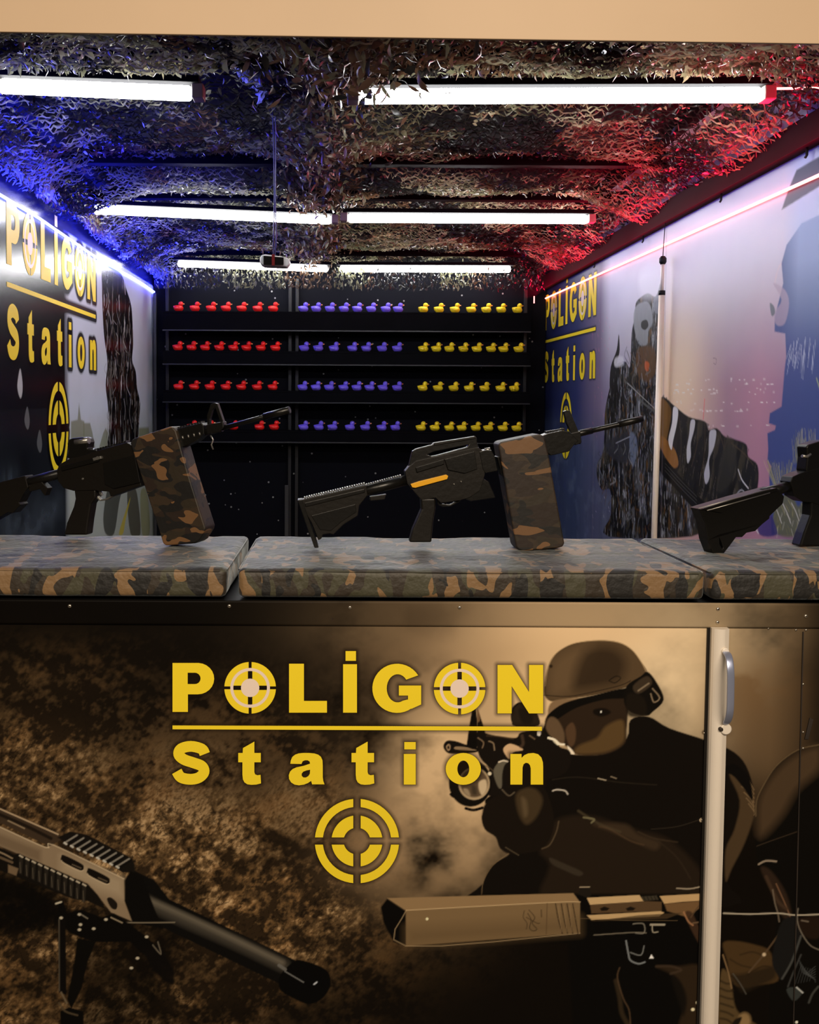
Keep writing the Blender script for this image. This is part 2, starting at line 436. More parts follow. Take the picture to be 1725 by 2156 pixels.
# fascia board over the opening
YFA = 1.85
a = atY(-860, 67-25*860/1725, YFA); c = atY(2500, 92+25*775/1725, YFA)
fas = empty('fascia_board', ((a.x+c.x)/2, YFA, a.z)); tag(fas, 'wide plain beige board across the top of the booth opening', 'fascia board')
f = prism('board', [[(a.x, a.z), (c.x, c.z), (c.x, 3.3), (a.x, 3.3)]], lambda p: Vector((p[0], YFA, p[1])), lambda p: Vector((p[0], YFA+.008, p[1])), M['beige_board'], fas, .0015)
prism('backing_rail', [[(a.x, a.z+.10), (c.x, c.z+.10), (c.x, c.z+.16), (a.x, a.z+.16)]], lambda p: Vector((p[0], YFA+.008, p[1])), lambda p: Vector((p[0], YFA+.06, p[1])), M['black_steel'], fas)

# ------------------------------------------------------------------ left wall print
def zm(z): 
    ox, oy, s = z
    return lambda pts: [(ox+x/s, oy+y/s) for x, y in pts]
A3 = zm((0, 400, 2.874))          # left wall tracing
def px_left(px, py):
    p = atX(px, py, XL); return (p.y, p.z)
GAIN = np.array([1.05, 1.05, 1.05])
sh = Sheet(1.95, YB, .16, ZT+.10, .006, lambda u, v: np.stack([np.full_like(u, XL), u, v], 1), px_left)
n1 = sh.noise(.5, .5, 4, 3); n2 = sh.noise(.03, .25, 4, 5); n3 = sh.noise(.12, .12, 4, 8)
sh.c[:] = lc((16, 17, 22)); allw = (slice(None), slice(None))
sh.mix(allw, n1*.25*(sh.V < 1.5), lc((60, 70, 80)))
u_seam = px_left(139, 800)[0]; u_fig = px_left(216, 800)[0]; u_back = px_left(322, 800)[0]
wht = np.clip((sh.U-u_seam+.03)/.10, 0, 1)
sh.mix(allw, wht, lc((198, 208, 222)))
sh.mix(allw, wht*np.clip(n1*1.6-.5, 0, 1)*.4, lc((160, 168, 172)))
low = wht*np.clip((1.50-sh.V)/.35+n3*.5-.3, 0, 1)
sh.mix(allw, low*.55, lc((150, 156, 120)))
sh.line(A3([(385, 430), (405, 1000), (400, 1850), (395, 2060)]), 2.5, (60, 60, 62), 1, .8)
# city silhouettes, a dark trunk-like figure, dribbles
for pts in ([(430, 1560), (430, 1400), (470, 1390), (478, 1290), (490, 1390), (510, 1400), (512, 1560)],
            [(505, 1560), (505, 1410), (545, 1410), (560, 1470), (575, 1560)],
            [(600, 1560), (625, 1470), (640, 1440), (655, 1470), (650, 1560)]):
    sh.poly(A3(pts), (120, 124, 98), 2, .8, curve=False)
FIG = [(622, 470), (700, 480), (740, 520), (765, 600), (790, 680), (800, 760), (806, 930), (800, 1030), (822, 1100), (830, 1200), (848, 1290), (840, 1420), (830, 1520), (770, 1560), (700, 1560), (650, 1560), (660, 1450), (652, 1300), (640, 1180), (650, 1040), (632, 900), (622, 760), (618, 600)]
sh.poly(A3(FIG), (14, 13, 14), 1.4)
sh.streak(A3(FIG), (118, 116, 112), .035, .16, .62, 14, .6, 61)
sh.streak(A3(FIG), (50, 32, 20), .05, .2, .60, 12, .7, 62)
sh.streak(A3(FIG), (190, 192, 196), .022, .14, .68, 16, .8, 63)
r0 = random.Random(4)
for i in range(100):
    x = r0.uniform(640, 830); y = r0.uniform(520, 1450); l = r0.uniform(40, 180)
    if x > 735+ (y-520)*.12: continue
    sh.line(A3([(x, y), (x+r0.uniform(-12, 14), y+l*.5), (x+r0.uniform(-14, 22), y+l)]), r0.uniform(1.0, 3.2), r0.choice([(170, 172, 175), (90, 88, 84), (70, 45, 25), (120, 118, 110)]), 1, .75)
sh.poly(A3([(840, 1440), (900, 1435), (910, 1560), (838, 1560)]), (118, 124, 80), 3, .8, curve=False)
for pts, c in (([(640, 1860), (660, 1800), (720, 1780), (740, 1800), (720, 1900), (690, 2080), (640, 2080), (625, 1990)], (52, 52, 44)),
               ([(770, 1840), (800, 1800), (830, 1840), (850, 2080), (790, 2080)], (70, 66, 48)),
               ([(720, 2080), (745, 1990), (790, 1860), (760, 2000), (745, 2080)], (198, 180, 52)),
               ([(850, 1840), (880, 1810), (900, 1900), (905, 2080), (860, 2080)], (150, 152, 110)),
               ([(880, 1560), (912, 1560), (912, 1900), (890, 1700)], (170, 174, 160))):
    sh.poly(A3(pts), c, 2, .85)
for cx, cy, ry, al in ((122, 1170, 90, .9), (165, 1380, 70, .22), (240, 1520, 70, .18)):
    sh.poly(A3([(cx, cy-ry), (cx+14, cy), (cx+12, cy+ry*.7), (cx+2, cy+ry), (cx-12, cy+ry*.6), (cx-16, cy)]), (190, 194, 196), 1.5, al)
sh.blob(70, 1095, 60, 40, (92, 104, 118), .75, 1, np.clip(n3*1.6-.2, 0, 1))
sh.blob(12, 1010, 22, 25, (70, 82, 95), .7, 1, np.clip(n2*1.8-.3, 0, 1))
sh.mix(allw, np.clip((sh.V-(EYE+.748*KS))/.01, 0, 1), lc((10, 10, 14)))
# far edge strip
sh.mix(allw, np.clip((sh.U-u_back)/.04, 0, 1), lc((24, 24, 28)))
M['print_left'] = print_mat('print_left', .24, 1.6, .12, spec=.4)
def lgL(x, y):
    uu = px_left(14, 600)[0]+(x-122)/(1612-122)*(px_left(201, 665)[0]-px_left(14, 600)[0])
    return (uu, px_left(100, 630)[1]-(y-407)*.00120*KS)
halo(sh, lgL, .040, (8, 8, 10), .96, 2.2)
wl = sh.build('wall_left', M['print_left']); struct(wl)
logo(wl, lambda x, y: Vector((XL, lgL(x, y)[0], lgL(x, y)[1])), (1, 0, 0))

# ------------------------------------------------------------------ right wall print
B6 = zm((1120, 400, 2.851))
def px_right(px, py):
    p = atX(px, py, XR); return (p.y, p.z)
GAIN = np.array([1.15, 1.1, 1.05])
sh = Sheet(1.95, YB, .16, ZT+.10, .005, lambda u, v: np.stack([np.full_like(u, XR), u, v], 1), px_right)
n1 = sh.noise(.45, .45, 4, 13); n2 = sh.noise(.06, .5, 4, 15); n3 = sh.noise(.10, .10, 4, 18)
def ub(x): return px_right(x, 850)[0]
def vb(x, y): return px_right(x, y)[1]
knots = [(1143, (20, 26, 58)), (1215, (40, 50, 96)), (1262, (110, 100, 128)), (1300, (150, 146, 168)), (1360, (170, 165, 176)), (1398, (226, 196, 176)), (1440, (205, 168, 162)), (1530, (158, 124, 148)), (1600, (176, 130, 156)), (1725, (140, 110, 150)), (1850, (60, 70, 120))]
ks = sorted([(ub(x), lin(c)*GAIN) for x, c in knots], key=lambda t: t[0])
for ch in range(3):
    sh.c[..., ch] = np.interp(sh.U, [k[0] for k in ks], [k[1][ch] for k in ks])
top = np.clip((sh.V-1.62)/.55, 0, 1); inner = np.clip((ub(1262)-sh.U)/.2, 0, 1)
sh.mix(allw, top*inner*.75, lc((200, 204, 222)))  # whitish top of the print, with tube glare painted in
sh.mix(allw, np.clip(n1*1.8-.6, 0, 1)*.22*inner, lc((90, 84, 130)))
lowr = np.clip((1.52-sh.V)/.35, 0, 1)*np.clip((sh.U-ub(1395))/.1, 0, 1)
sh.mix(allw, lowr*.75, lc((62, 76, 104)))
sh.mix(allw, lowr*np.clip(n2*2-.8, 0, 1)*.4, lc((30, 40, 66)))
sh.mix(allw, lowr*np.clip(n3*2-1.1, 0, 1)*.5, lc((120, 138, 160)))
sh.blob(1432, 800, 60, 170, (250, 214, 184), .8)
sh.blob(1480, 560, 130, 110, (236, 232, 246), .55)  # soft pale patch: glare of the tubes painted into the wall colour
# navy area on the right with a ragged edge
NAVY = [(1800, 150), (1725, 150), (1620, 200), (1530, 330), (1500, 440), (1510, 560), (1460, 760), (1458, 850), (1522, 862), (1528, 1000), (1518, 1080), (1500, 1300), (1430, 1340), (1424, 1400), (1466, 1415), (1460, 1440), (1415, 1460), (1420, 1560), (1415, 1620), (1440, 1660), (1425, 1700), (1440, 2070), (1800, 2070), (2300, 2400), (2300, -200)]
sh.poly(B6(NAVY), (52, 74, 138), 1.6, .96, curve=False)
s2 = np.clip((ub(1640)-sh.U)/.12, 0, 1)*np.clip((sh.V-1.75)/.35, 0, 1)
sh.mix(allw, s2*.55, lc((160, 182, 226)))
sh.poly(B6([(1450, 560), (1520, 600), (1545, 680), (1520, 800), (1470, 810), (1455, 740), (1500, 660)]), (168, 150, 176), 2, .7)
sh.poly(B6([(1430, 680), (1455, 700), (1460, 740), (1440, 755)]), (60, 80, 90), 1, .8)
sh.poly(B6([(1460, 560), (1480, 470), (1500, 440), (1470, 500)]), (225, 190, 190), 3, .5)
# navy top strip near the beam
sh.poly(B6([(1540, 0), (1590, -120), (1725, -200), (2100, -500), (2100, -250), (1725, -20), (1500, 120)]), (28, 30, 62), 2, .9, curve=False)
r0 = random.Random(9)
for i in range(24):   # white scratches
    x = r0.uniform(1550, 1705); y = r0.uniform(880, 1010); 
    sh.line(B6([(x, y), (x-r0.uniform(5, 25), y+r0.uniform(60, 190))]), r0.uniform(.6, 1.4), (190, 200, 226), 1, .8)
for i in range(150):   # city lights
    x = r0.uniform(840, 1480); row = r0.choice([1140, 1165, 1200, 1220, 1275, 1325, 1325, 1415]); y = row+r0.gauss(0, 4)
    if r0.random() < .45: continue
    if row in (970,) and x > 1030: continue
    sh.line(B6([(x, y), (x+r0.uniform(3, 14), y)]), r0.uniform(1.0, 2.6), (252, 236, 240), 1, .85)
sh.line(B6([(1038, 1255), (1030, 1375)]), 2.2, (225, 40, 70), 1, .9)
sh.line(B6([(1090, 1010), (1108, 1015), (1105, 1045), (1092, 1040)]), 1.2, (90, 60, 70), 1, .8)
for i in range(40):
    x = r0.uniform(360, 470); y = r0.uniform(760, 2040)
    sh.line(B6([(x, y), (x+3, y+r0.uniform(2, 20))]), r0.uniform(.8, 1.8), (215, 215, 235) if y > 1500 else (200, 110, 150), 1, .6)
# fighter in tattered dark gear with a slung rifle; generic figure
def fig(pts, c, s=1.5, a=1, cv=True): sh.poly(B6(pts), c, s, a, cv)
RF = [(620, 760), (625, 680), (660, 640), (700, 620), (745, 640), (775, 560), (790, 700), (780, 1000), (775, 1300), (760, 1500), (860, 1640), (1000, 1800), (1010, 1980), (960, 2080), (460, 2080), (475, 1950), (470, 1800), (420, 1800), (392, 1720), (395, 1640), (430, 1560), (440, 1330), (470, 1180), (500, 1060), (560, 1030), (590, 1060), (600, 860)]
fig(RF, (20, 21, 25))
for c_, su_, sv_, th_, sd_ in (((92, 96, 104), .03, .12, .57, 71), ((60, 58, 50), .06, .10, .56, 72), ((96, 70, 38), .03, .08, .64, 73), ((150, 156, 166), .016, .07, .64, 74), ((6, 6, 8), .04, .12, .57, 75)):
    sh.streak(B6(RF), c_, su_, sv_, th_, 16, .75, sd_)
fig([(468, 1180), (475, 1060), (510, 960), (522, 865), (528, 960), (515, 1020), (500, 1100), (480, 1180)], (24, 25, 30), 1)
fig([(625, 700), (690, 670), (720, 720), (725, 800), (700, 850), (690, 930), (640, 920), (612, 800)], (132, 138, 146), 2, .9)
fig([(660, 790), (690, 780), (700, 815), (680, 840), (658, 825)], (24, 24, 28), 1.2)
fig([(735, 650), (775, 640), (778, 720), (740, 740)], (120, 126, 140), 2, .8)
fig([(650, 500), (760, 470), (770, 620), (660, 640)], (216, 220, 232), 12, .6)
fig([(640, 950), (720, 940), (745, 1000), (740, 1100), (690, 1150), (640, 1110), (625, 1030)], (86, 60, 34), 3, .9)
fig([(680, 1030), (705, 1040), (700, 1085), (680, 1075)], (176, 84, 40), 2, .9)
fig([(500, 1010), (545, 1000), (550, 1050), (500, 1060)], (196, 200, 210), 3, .8)
fig([(440, 1520), (500, 1480), (600, 1450), (640, 1500), (620, 1600), (560, 1640), (470, 1600)], (44, 46, 54), 3, .9)
fig([(590, 1460), (625, 1480), (632, 1560), (610, 1660), (590, 1600)], (110, 124, 150), 3, .7)
for i in range(240):
    x = r0.uniform(400, 770); y = r0.uniform(900, 2040)
    if y < 1450 and x < 490+ (1450-y)*.12: continue
    if y > 1800 and x < 480: continue
    l = r0.uniform(20, 110)
    sh.line(B6([(x, y), (x+r0.uniform(-16, 16), y+l*.5), (x+r0.uniform(-22, 22), y+l)]), r0.uniform(1.0, 4.0), r0.choice([(105, 108, 112), (66, 64, 58), (92, 66, 36), (8, 8, 10), (52, 56, 66), (140, 144, 150)]), 1.2, .6)
sh.line(B6([(560, 1150), (620, 1200), (660, 1270), (740, 1330)]), 5, (84, 86, 84), 1, .9)
sh.line(B6([(575, 1160), (650, 1230), (735, 1310)]), 1.5, (170, 172, 170), 1, .8)
sh.line(B6([(505, 1520), (590, 1480)]), 1.6, (170, 176, 190), 1, .8)
for i in range(5): sh.line(B6([(400+r0.uniform(0, 60), 1640+r0.uniform(0, 120)), (400+r0.uniform(10, 70), 1660+r0.uniform(20, 140))]), 1.5, (120, 128, 140), 1, .7)
# padded sleeve and gloved arm sweeping down to the right
fig([(780, 1245), (850, 1290), (940, 1360), (1040, 1390), (1060, 1440), (1110, 1430), (1160, 1480), (1230, 1500), (1290, 1530), (1300, 1600), (1355, 1650), (1360, 1760), (1330, 1860), (1230, 2000), (1050, 2000), (960, 1900), (860, 1760), (770, 1640), (765, 1400)], (24, 25, 28))
ARM = [(780, 1245), (850, 1290), (940, 1360), (1040, 1390), (1110, 1430), (1230, 1500), (1290, 1530), (1355, 1650), (1360, 1760), (1330, 1860), (1230, 2000), (1050, 2000), (960, 1900), (860, 1760), (770, 1640)]
for c_, su_, sv_, th_, sd_ in (((62, 58, 48), .05, .16, .55, 81), ((8, 8, 10), .05, .16, .56, 82), ((96, 92, 86), .012, .09, .66, 83)):
    sh.streak(B6(ARM), c_, su_, sv_, th_, 12, .7, sd_, .3)
fig([(780, 1250), (835, 1310), (830, 1400), (800, 1530), (770, 1480), (768, 1330)], (120, 88, 44), 2, .9)
fig([(775, 1480), (800, 1490), (860, 1560), (880, 1650), (840, 1660), (770, 1540)], (150, 104, 50), 2, .85)
fig([(850, 1305), (878, 1320), (872, 1400), (850, 1500), (838, 1560), (820, 1500), (842, 1400)], (212, 216, 222), 1)
fig([(955, 1385), (980, 1385), (975, 1440), (955, 1520), (955, 1600), (935, 1640), (930, 1560), (945, 1470)], (186, 190, 198), 1)
fig([(1065, 1470), (1080, 1440), (1108, 1450), (1095, 1540), (1065, 1620), (1068, 1720), (1045, 1765), (1035, 1700), (1060, 1600)], (176, 180, 192), 1)
for a_, b_ in (((880, 1330), (890, 1680)), ((1000, 1400), (960, 1660)), ((1040, 1400), (1010, 1740)), ((1130, 1470), (1150, 1620)), ((1200, 1520), (1330, 1650)), ((1160, 1480), (1110, 1800))):
    sh.line(B6([a_, ((a_[0]+b_[0])/2+12, (a_[1]+b_[1])/2), b_]), 2.2, (84, 72, 56), 1.5, .7)
fig([(1150, 1560), (1210, 1540), (1230, 1680), (1160, 1800), (1110, 1800), (1120, 1680)], (44, 44, 42), 4, .8)
fig([(780, 1600), (860, 1680), (960, 1800), (1060, 1900), (1060, 1990), (960, 1900), (860, 1790), (765, 1680)], (12, 12, 14), 1.5)
for i in range(3): sh.line(B6([(800, 1640+i*22), (900, 1750+i*22), (990, 1840+i*22)]), 1.3, (92, 94, 96), 1, .6)
sh.line(B6([(1240, 1680), (1262, 1740), (1300, 1790)]), 3.5, (205, 208, 222), 1, .9)
sh.line(B6([(1228, 1830), (1262, 1800), (1300, 1850)]), 2, (200, 205, 220), 1, .8)
# grass tufts and a pale plant with zig-zag outlines
for i in range(46):
    x = 1600+r0.uniform(-30, 110); sh.line(B6([(x, 1640), (x+r0.uniform(-24, 24), 1540+r0.uniform(-110, 20))]), 1.2, r0.choice([(150, 152, 120), (110, 116, 84), (186, 186, 160)]), 1, .7)
for i in range(50):
    x = 1510+r0.uniform(-50, 60); sh.line(B6([(x, 1790), (x+(x-1510)*1.2+r0.uniform(-14, 14), 1640+r0.uniform(-20, 50))]), 1.2, r0.choice([(150, 152, 96), (116, 118, 84), (192, 190, 140)]), 1, .7)
fig([(1470, 1900), (1500, 1840), (1560, 1830), (1600, 1900), (1640, 1850), (1640, 1930), (1600, 2070), (1480, 2070), (1450, 1960)], (100, 104, 82), 3, .9)
for i in range(40):
    x = r0.uniform(1440, 1645); y = r0.uniform(1860, 2040)
    sh.line(B6([(x, y), (x+r0.uniform(-24, 30), y+r0.uniform(30, 60))]), 1.3, r0.choice([(176, 172, 120), (205, 206, 196), (130, 130, 84)]), 1, .75)
fig([(1360, 1960), (1420, 1930), (1455, 1990), (1470, 2070), (1370, 2070)], (54, 50, 120), 2, .9)
sh.line(B6([(1280, 2050), (1312, 1985), (1360, 2060), (1330, 2000)]), 3.2, (208, 210, 226), 1, .95, False)
sh.line(B6([(1282, 2010), (1310, 2040), (1330, 2035)]), 2.4, (208, 210, 226), 1, .9, False)
sh.line(B6([(1710, 1130), (1740, 1230)]), 3, (170, 190, 130), 1, .8)
for q in range(3): sh.line(B6([(1450+q*55, 1880), (1475+q*55, 1930), (1500+q*55, 2000)]), 2.2, (222, 224, 226), 1, .85)
# seams of the sheets
for x in (1252, 1397):
    u = ub(x); sh.mix(allw, np.clip(1-np.abs(sh.U-u)/.012, 0, 1)*.35, lc((120, 112, 120)))
def lgR(x, y):
    u0, u1 = ub(1145), ub(1252)
    return (u0+(x-122)/(1612-122)*(u1-u0), vb(1200, 706)-(y-407)*.00118*KS)
halo(sh, lgR, .020, (14, 18, 36), .85, 1.5)
M['print_right'] = print_mat('print_right', .48, 1.4, .10, spec=.3)
wr = sh.build('wall_right', M['print_right']); struct(wr)
logo(wr, lambda x, y: Vector((XR, lgR(x, y)[0], lgR(x, y)[1])), (-1, 0, 0))
GAIN = np.array([1.0, 1.0, 1.0])
# ------------------------------------------------------------------ counter with its printed front
C5 = zm((780, 1280, 1.825)); C6 = zm((780, 1800, 1.825)); C4 = zm((0, 1640, 2.331)); C7 = zm((300, 1320, 1.9167)); C8 = zm((1200, 1840, 3.286)); C9 = zm((900, 1440, 4.3125))
def px_front(px, py):
    p = atY(px, py, YF); return (p.x, p.z)
GAIN = np.array([1.06, 1.16, 1.28])
zt_p = px_front(862, 1266)[1]
XF0, XF1 = XL-.10, XR+.10
sh = Sheet(XF0, XF1, .10, zt_p, .0019, lambda u, v: np.stack([u, np.full_like(u, YF), v], 1), px_front)
U, V = sh.U, sh.V
big = sh.noise(.30, .22, 5, 21); smoke = sh.noise(.22, .18, 6, 22); fine = sh.noise(.035, .018, 5, 23, .25); crk = sh.noise(.09, .03, 5, 24, .9); grit = sh.noise(.012, .006, 3, 25, .3)
sh.c[:] = lc((14, 9, 5))
def W(x, y): return px_front(x, y)
def ramp(a, b, X): return np.clip((X-a)/(b-a), 0, 1)
# earth: warm brown cracked ground on the left, brightest towards the left and low centre
x0, _ = W(0, 1600); x1, _ = W(820, 1600)
zt, zb = W(0, 1390)[1], W(0, 2200)[1]
earth = np.zeros_like(U)
for cx, cy, rx, ry, s in ((20, 1640, 260, 130, .85), (300, 1780, 330, 150, .9), (120, 1960, 230, 110, .8), (560, 1920, 230, 130, .95), (330, 2130, 270, 80, .75), (640, 1700, 160, 130, .45), (400, 1620, 260, 110, .42), (80, 1450, 200, 70, .22), (0, 2140, 120, 60, .6)):
    cu, cv = W(cx, cy); ru = abs(W(cx+rx, cy)[0]-cu); rv = abs(W(cx, cy+ry)[1]-cv)
    earth = np.maximum(earth, np.exp(-(((U-cu)/ru)**2+((V-cv)/rv)**2))*s)
n_a = sh.noise(.014, .009, 4, 41, .75); n_b = sh.noise(.055, .03, 4, 42, -.5); n_c = sh.noise(.008, .004, 3, 43, .9)
tex = np.clip(.5+(n_a-.5)*1.5+(n_b-.5)*1.7+(big-.5)*1.8, 0, 1)
warm = np.clip((sh.noise(.11, .06, 3, 47, .4)-.45)*4, 0, 1)
e = np.clip(earth*1.25, 0, 1)
sh.mix(allw, e, lc((44, 31, 18)))
sh.mix(allw, np.clip(e*(tex*1.25-.12), 0, 1), lc((124, 93, 58)))
sh.mix(allw, np.clip(e*(tex*1.2-.3), 0, 1)*warm*.7, lc((136, 92, 48)))
sh.mix(allw, np.clip((e-.35)*1.6, 0, 1)*np.clip((tex-.55)*2.4, 0, 1)*np.clip(n_c*2.4-.7, 0, 1), lc((196, 158, 112)))
crack = np.clip(1-np.abs(crk-.5)/.016, 0, 1)*(n_b > .42)
crack2 = np.clip(1-np.abs(sh.noise(.16, .045, 4, 27, -1.0)-.5)/.012, 0, 1)*(n_b < .55)
sh.mix(allw, np.clip((crack*.8+crack2*.8)*np.clip(earth*1.6, 0, 1), 0, .85), lc((16, 11, 6)))
pit = np.clip((.36-grit)*9, 0, 1)*np.clip(earth*1.6, 0, 1); sh.mix(allw, pit*.6, lc((18, 12, 7)))
pit = np.clip((.34-n_c)*12, 0, 1)*np.clip(earth*1.6, 0, 1); sh.mix(allw, pit*.5, lc((14, 10, 6)))
# rock face, grey-brown, behind the lettering
gx = np.exp(-(((U-W(420, 1560)[0])/.42)**2+((V-W(420, 1600)[1])/.16)**2))*.5
sh.mix(allw, np.clip(gx*(tex*1.4-.2), 0, 1), lc((62, 48, 32)))
# smoke
def puff(cx, cy, rx, ry, col, s, k=1.6, o=.45):
    cu, cv = W(cx, cy); ru = abs(W(cx+rx, cy)[0]-cu); rv = abs(W(cx, cy+ry)[1]-cv)
    m = np.exp(-(((U-cu)/ru)**2+((V-cv)/rv)**2)**1.3)*s*np.clip(((smoke-.5)*2.1+.5)*k+o-.42, 0, 1)
    sh.mix(allw, np.clip(m, 0, 1), lc(col))
puff(1270, 1290, 430, 110, (186, 152, 112), 1.1, 1.5, .85)
puff(930, 1420, 230, 160, (112, 88, 62), .8, 1.6, .5)
puff(1400, 1400, 190, 180, (228, 198, 156), 1.2, .9, .9)
puff(1200, 1320, 220, 90, (226, 188, 142), 1.0, 1.2, .8)
puff(1060, 1440, 130, 130, (176, 142, 104), .75, 1.6, .5)
puff(950, 1650, 130, 190, (212, 176, 132), 1.15, 1.9, .42)
puff(880, 1780, 150, 110, (168, 134, 96), .8, 1.9, .25)
puff(900, 1860, 110, 50, (120, 94, 64), .6, 1.8, .3)
puff(1150, 1480, 110, 120, (226, 188, 140), .95, 1.2, .7)
puff(1600, 1450, 130, 150, (112, 84, 54), .95, 1.3, .6)
puff(1640, 1560, 90, 110, (96, 74, 50), .8, 1.6, .5)
puff(900, 1300, 120, 50, (70, 54, 38), .5, 1.6, .3)
sh.mix(allw, ramp(W(1660, 0)[0], W(1760, 0)[0], U)*.8, lc((22, 15, 10)))
pt = np.clip((smoke-.53)*8, 0, 1); sh.blob(900, 1740, 130, 130, (60, 44, 30), .22, 2, pt)
# first figure: helmet, goggles, face, dark torso, arms
def F5(pts, c, s=1.6, a=1, cv=True): sh.poly(C5(pts), c, s, a, cv)
def L5(pts, w, c, s=1.2, a=.9): sh.line(C5(pts), w, c, s, a)
BODY = [(1070, 418), (1150, 462), (1290, 508), (1400, 555), (1455, 630), (1478, 760), (1440, 900), (1370, 1050), (1362, 1150), (425, 1150), (432, 1060), (468, 990), (535, 945), (500, 925), (482, 880), (440, 850), (428, 800), (452, 770), (440, 740), (480, 700), (470, 640), (540, 560), (640, 500), (680, 440), (720, 520), (760, 560), (900, 560), (985, 500), (1000, 430)]
F5(BODY, (17, 12, 8), 1.4)
F5([(1470, 690), (1478, 780), (1440, 900), (1390, 1000), (1366, 1050), (1366, 930), (1400, 850), (1420, 740), (1380, 640), (1430, 660)], (74, 56, 36), 2.5, .9)
for k in range(7): L5([(1400+k*9, 620+k*22), (1440+k*6, 640+k*24), (1475, 700+k*16)], 1.4, (150, 120, 84), 1, .6)
F5([(1360, 620), (1400, 600), (1455, 650), (1470, 740), (1440, 700), (1400, 650)], (12, 9, 7), 1.5)
HELM = [(668, 300), (680, 235), (700, 190), (735, 158), (790, 134), (880, 124), (955, 132), (1005, 160), (1040, 205), (1065, 250), (1040, 285), (960, 312), (860, 335), (760, 350), (700, 360), (672, 340)]
F5(HELM, (84, 64, 42), 1.3)
F5([(700, 230), (760, 170), (860, 145), (840, 220), (780, 300), (700, 330)], (104, 80, 54), 12, .7)
F5([(820, 170), (920, 150), (980, 200), (960, 280), (850, 310), (780, 300)], (46, 33, 21), 14, .85)
L5([(672, 300), (682, 235), (702, 190), (735, 158), (790, 134), (880, 125), (955, 133), (1005, 160), (1040, 205), (1062, 250)], 1.6, (190, 156, 112), 1, .6)
L5([(668, 335), (760, 340), (860, 322), (960, 298), (1000, 280)], 2.0, (30, 21, 14), 1, .8)
L5([(918, 278), (945, 262), (962, 270), (940, 288), (918, 280)], 2, (22, 16, 10), 1, .9)
sh.blob(*C5([(694, 224)])[0], 4, 4, (30, 20, 12), .9, 2)
F5([(690, 400), (760, 355), (900, 335), (985, 330), (985, 470), (975, 525), (905, 562), (800, 565), (745, 525), (700, 500), (670, 450)], (44, 31, 20), 1.6)
F5([(905, 455), (965, 430), (978, 470), (968, 520), (900, 555), (790, 560), (800, 530), (870, 500)], (92, 68, 38), 4, .85)
F5([(750, 470), (775, 440), (790, 470), (785, 520), (765, 530)], (90, 64, 42), 2, .7)
F5([(860, 390), (900, 385), (925, 402), (890, 418), (860, 408)], (20, 14, 9), 2)
F5([(884, 397), (889, 396), (889, 402), (885, 402)], (255, 240, 215), 1)
F5([(682, 395), (700, 360), (755, 348), (800, 350), (740, 372), (700, 410), (690, 430)], (128, 100, 70), 2)
F5([(684, 410), (745, 366), (860, 335), (985, 308), (990, 345), (900, 352), (790, 385), (715, 430), (690, 430)], (13, 10, 7), 1.4)
F5([(690, 420), (720, 430), (745, 480), (740, 525), (700, 500), (675, 460)], (104, 80, 56), 2, .8)
L5([(680, 500), (705, 505), (720, 525), (705, 515)], 4, (246, 226, 190), 1, .95)
F5([(757, 530), (775, 545), (785, 562), (768, 558)], (240, 220, 190), 1.2)
L5([(690, 540), (730, 555), (745, 560)], 2.4, (205, 186, 156), 1, .8)
F5([(985, 300), (1040, 262), (1066, 245), (1100, 285), (1128, 352), (1085, 400), (1060, 415), (1000, 400), (975, 360)], (16, 12, 8), 1.3)
F5([(1010, 300), (1062, 262), (1082, 292), (1030, 330)], (60, 47, 34), 2, .9)
L5([(1030, 318), (1070, 290)], 3.5, (150, 128, 100), 1, .6)
L5([(1085, 310), (1112, 345), (1090, 362), (1078, 330)], 2.6, (150, 126, 98), 1, .7)
F5([(990, 330), (1050, 345), (1060, 410), (1010, 420), (985, 400)], (26, 19, 12), 3, .9)
# arms and gloves
F5([(700, 830), (760, 800), (860, 800), (960, 835), (1030, 855), (1130, 880), (1220, 950), (1285, 1040), (1290, 1150), (690, 1150), (690, 990), (650, 930)], (36, 26, 17), 6, .95)
F5([(860, 830), (980, 830), (1030, 870), (1110, 900), (1090, 930), (1000, 890), (900, 850)], (66, 50, 34), 5, .6)
L5([(800, 780), (880, 830), (960, 860)], 5, (70, 58, 40), 2, .7); L5([(820, 805), (860, 812), (850, 825)], 4, (120, 110, 78), 1, .7)
L5([(880, 840), (920, 850), (1000, 895), (1050, 910)], 2.5, (84, 62, 42), 2, .6)
L5([(1030, 860), (1090, 885), (1180, 900)], 1.8, (70, 54, 38), 2, .6); L5([(1100, 890), (1180, 960), (1230, 1040)], 2.4, (52, 40, 28), 2, .6)
F5([(430, 790), (455, 740), (560, 690), (650, 680), (690, 740), (705, 840), (660, 925), (540, 945), (498, 920), (482, 880), (442, 850)], (24, 17, 11), 2)
F5([(560, 720), (600, 690), (640, 700), (662, 740), (640, 800), (600, 832), (570, 790)], (70, 54, 34), 4, .8)
F5([(580, 730), (600, 740), (605, 790), (590, 800)], (106, 86, 60), 4, .5)
L5([(724, 820), (715, 860), (690, 910), (660, 925)], 2.2, (96, 78, 56), 1.4, .7)
L5([(520, 920), (545, 935), (570, 950)], 2, (90, 76, 56), 1, .7)
L5([(428, 1100), (435, 1050), (470, 990), (530, 945)], 1.4, (130, 104, 72), 1, .6)
F5([(690, 960), (740, 980), (815, 1015), (800, 1030), (750, 1010), (700, 985)], (60, 50, 38), 2, .7)
L5([(700, 660), (800, 650), (960, 670), (1100, 680)], 1.8, (44, 36, 26), 1.4, .7)
L5([(875, 655), (905, 662)], 2, (190, 170, 140), 1, .8); L5([(925, 648), (945, 655)], 2, (150, 130, 104), 1, .8)
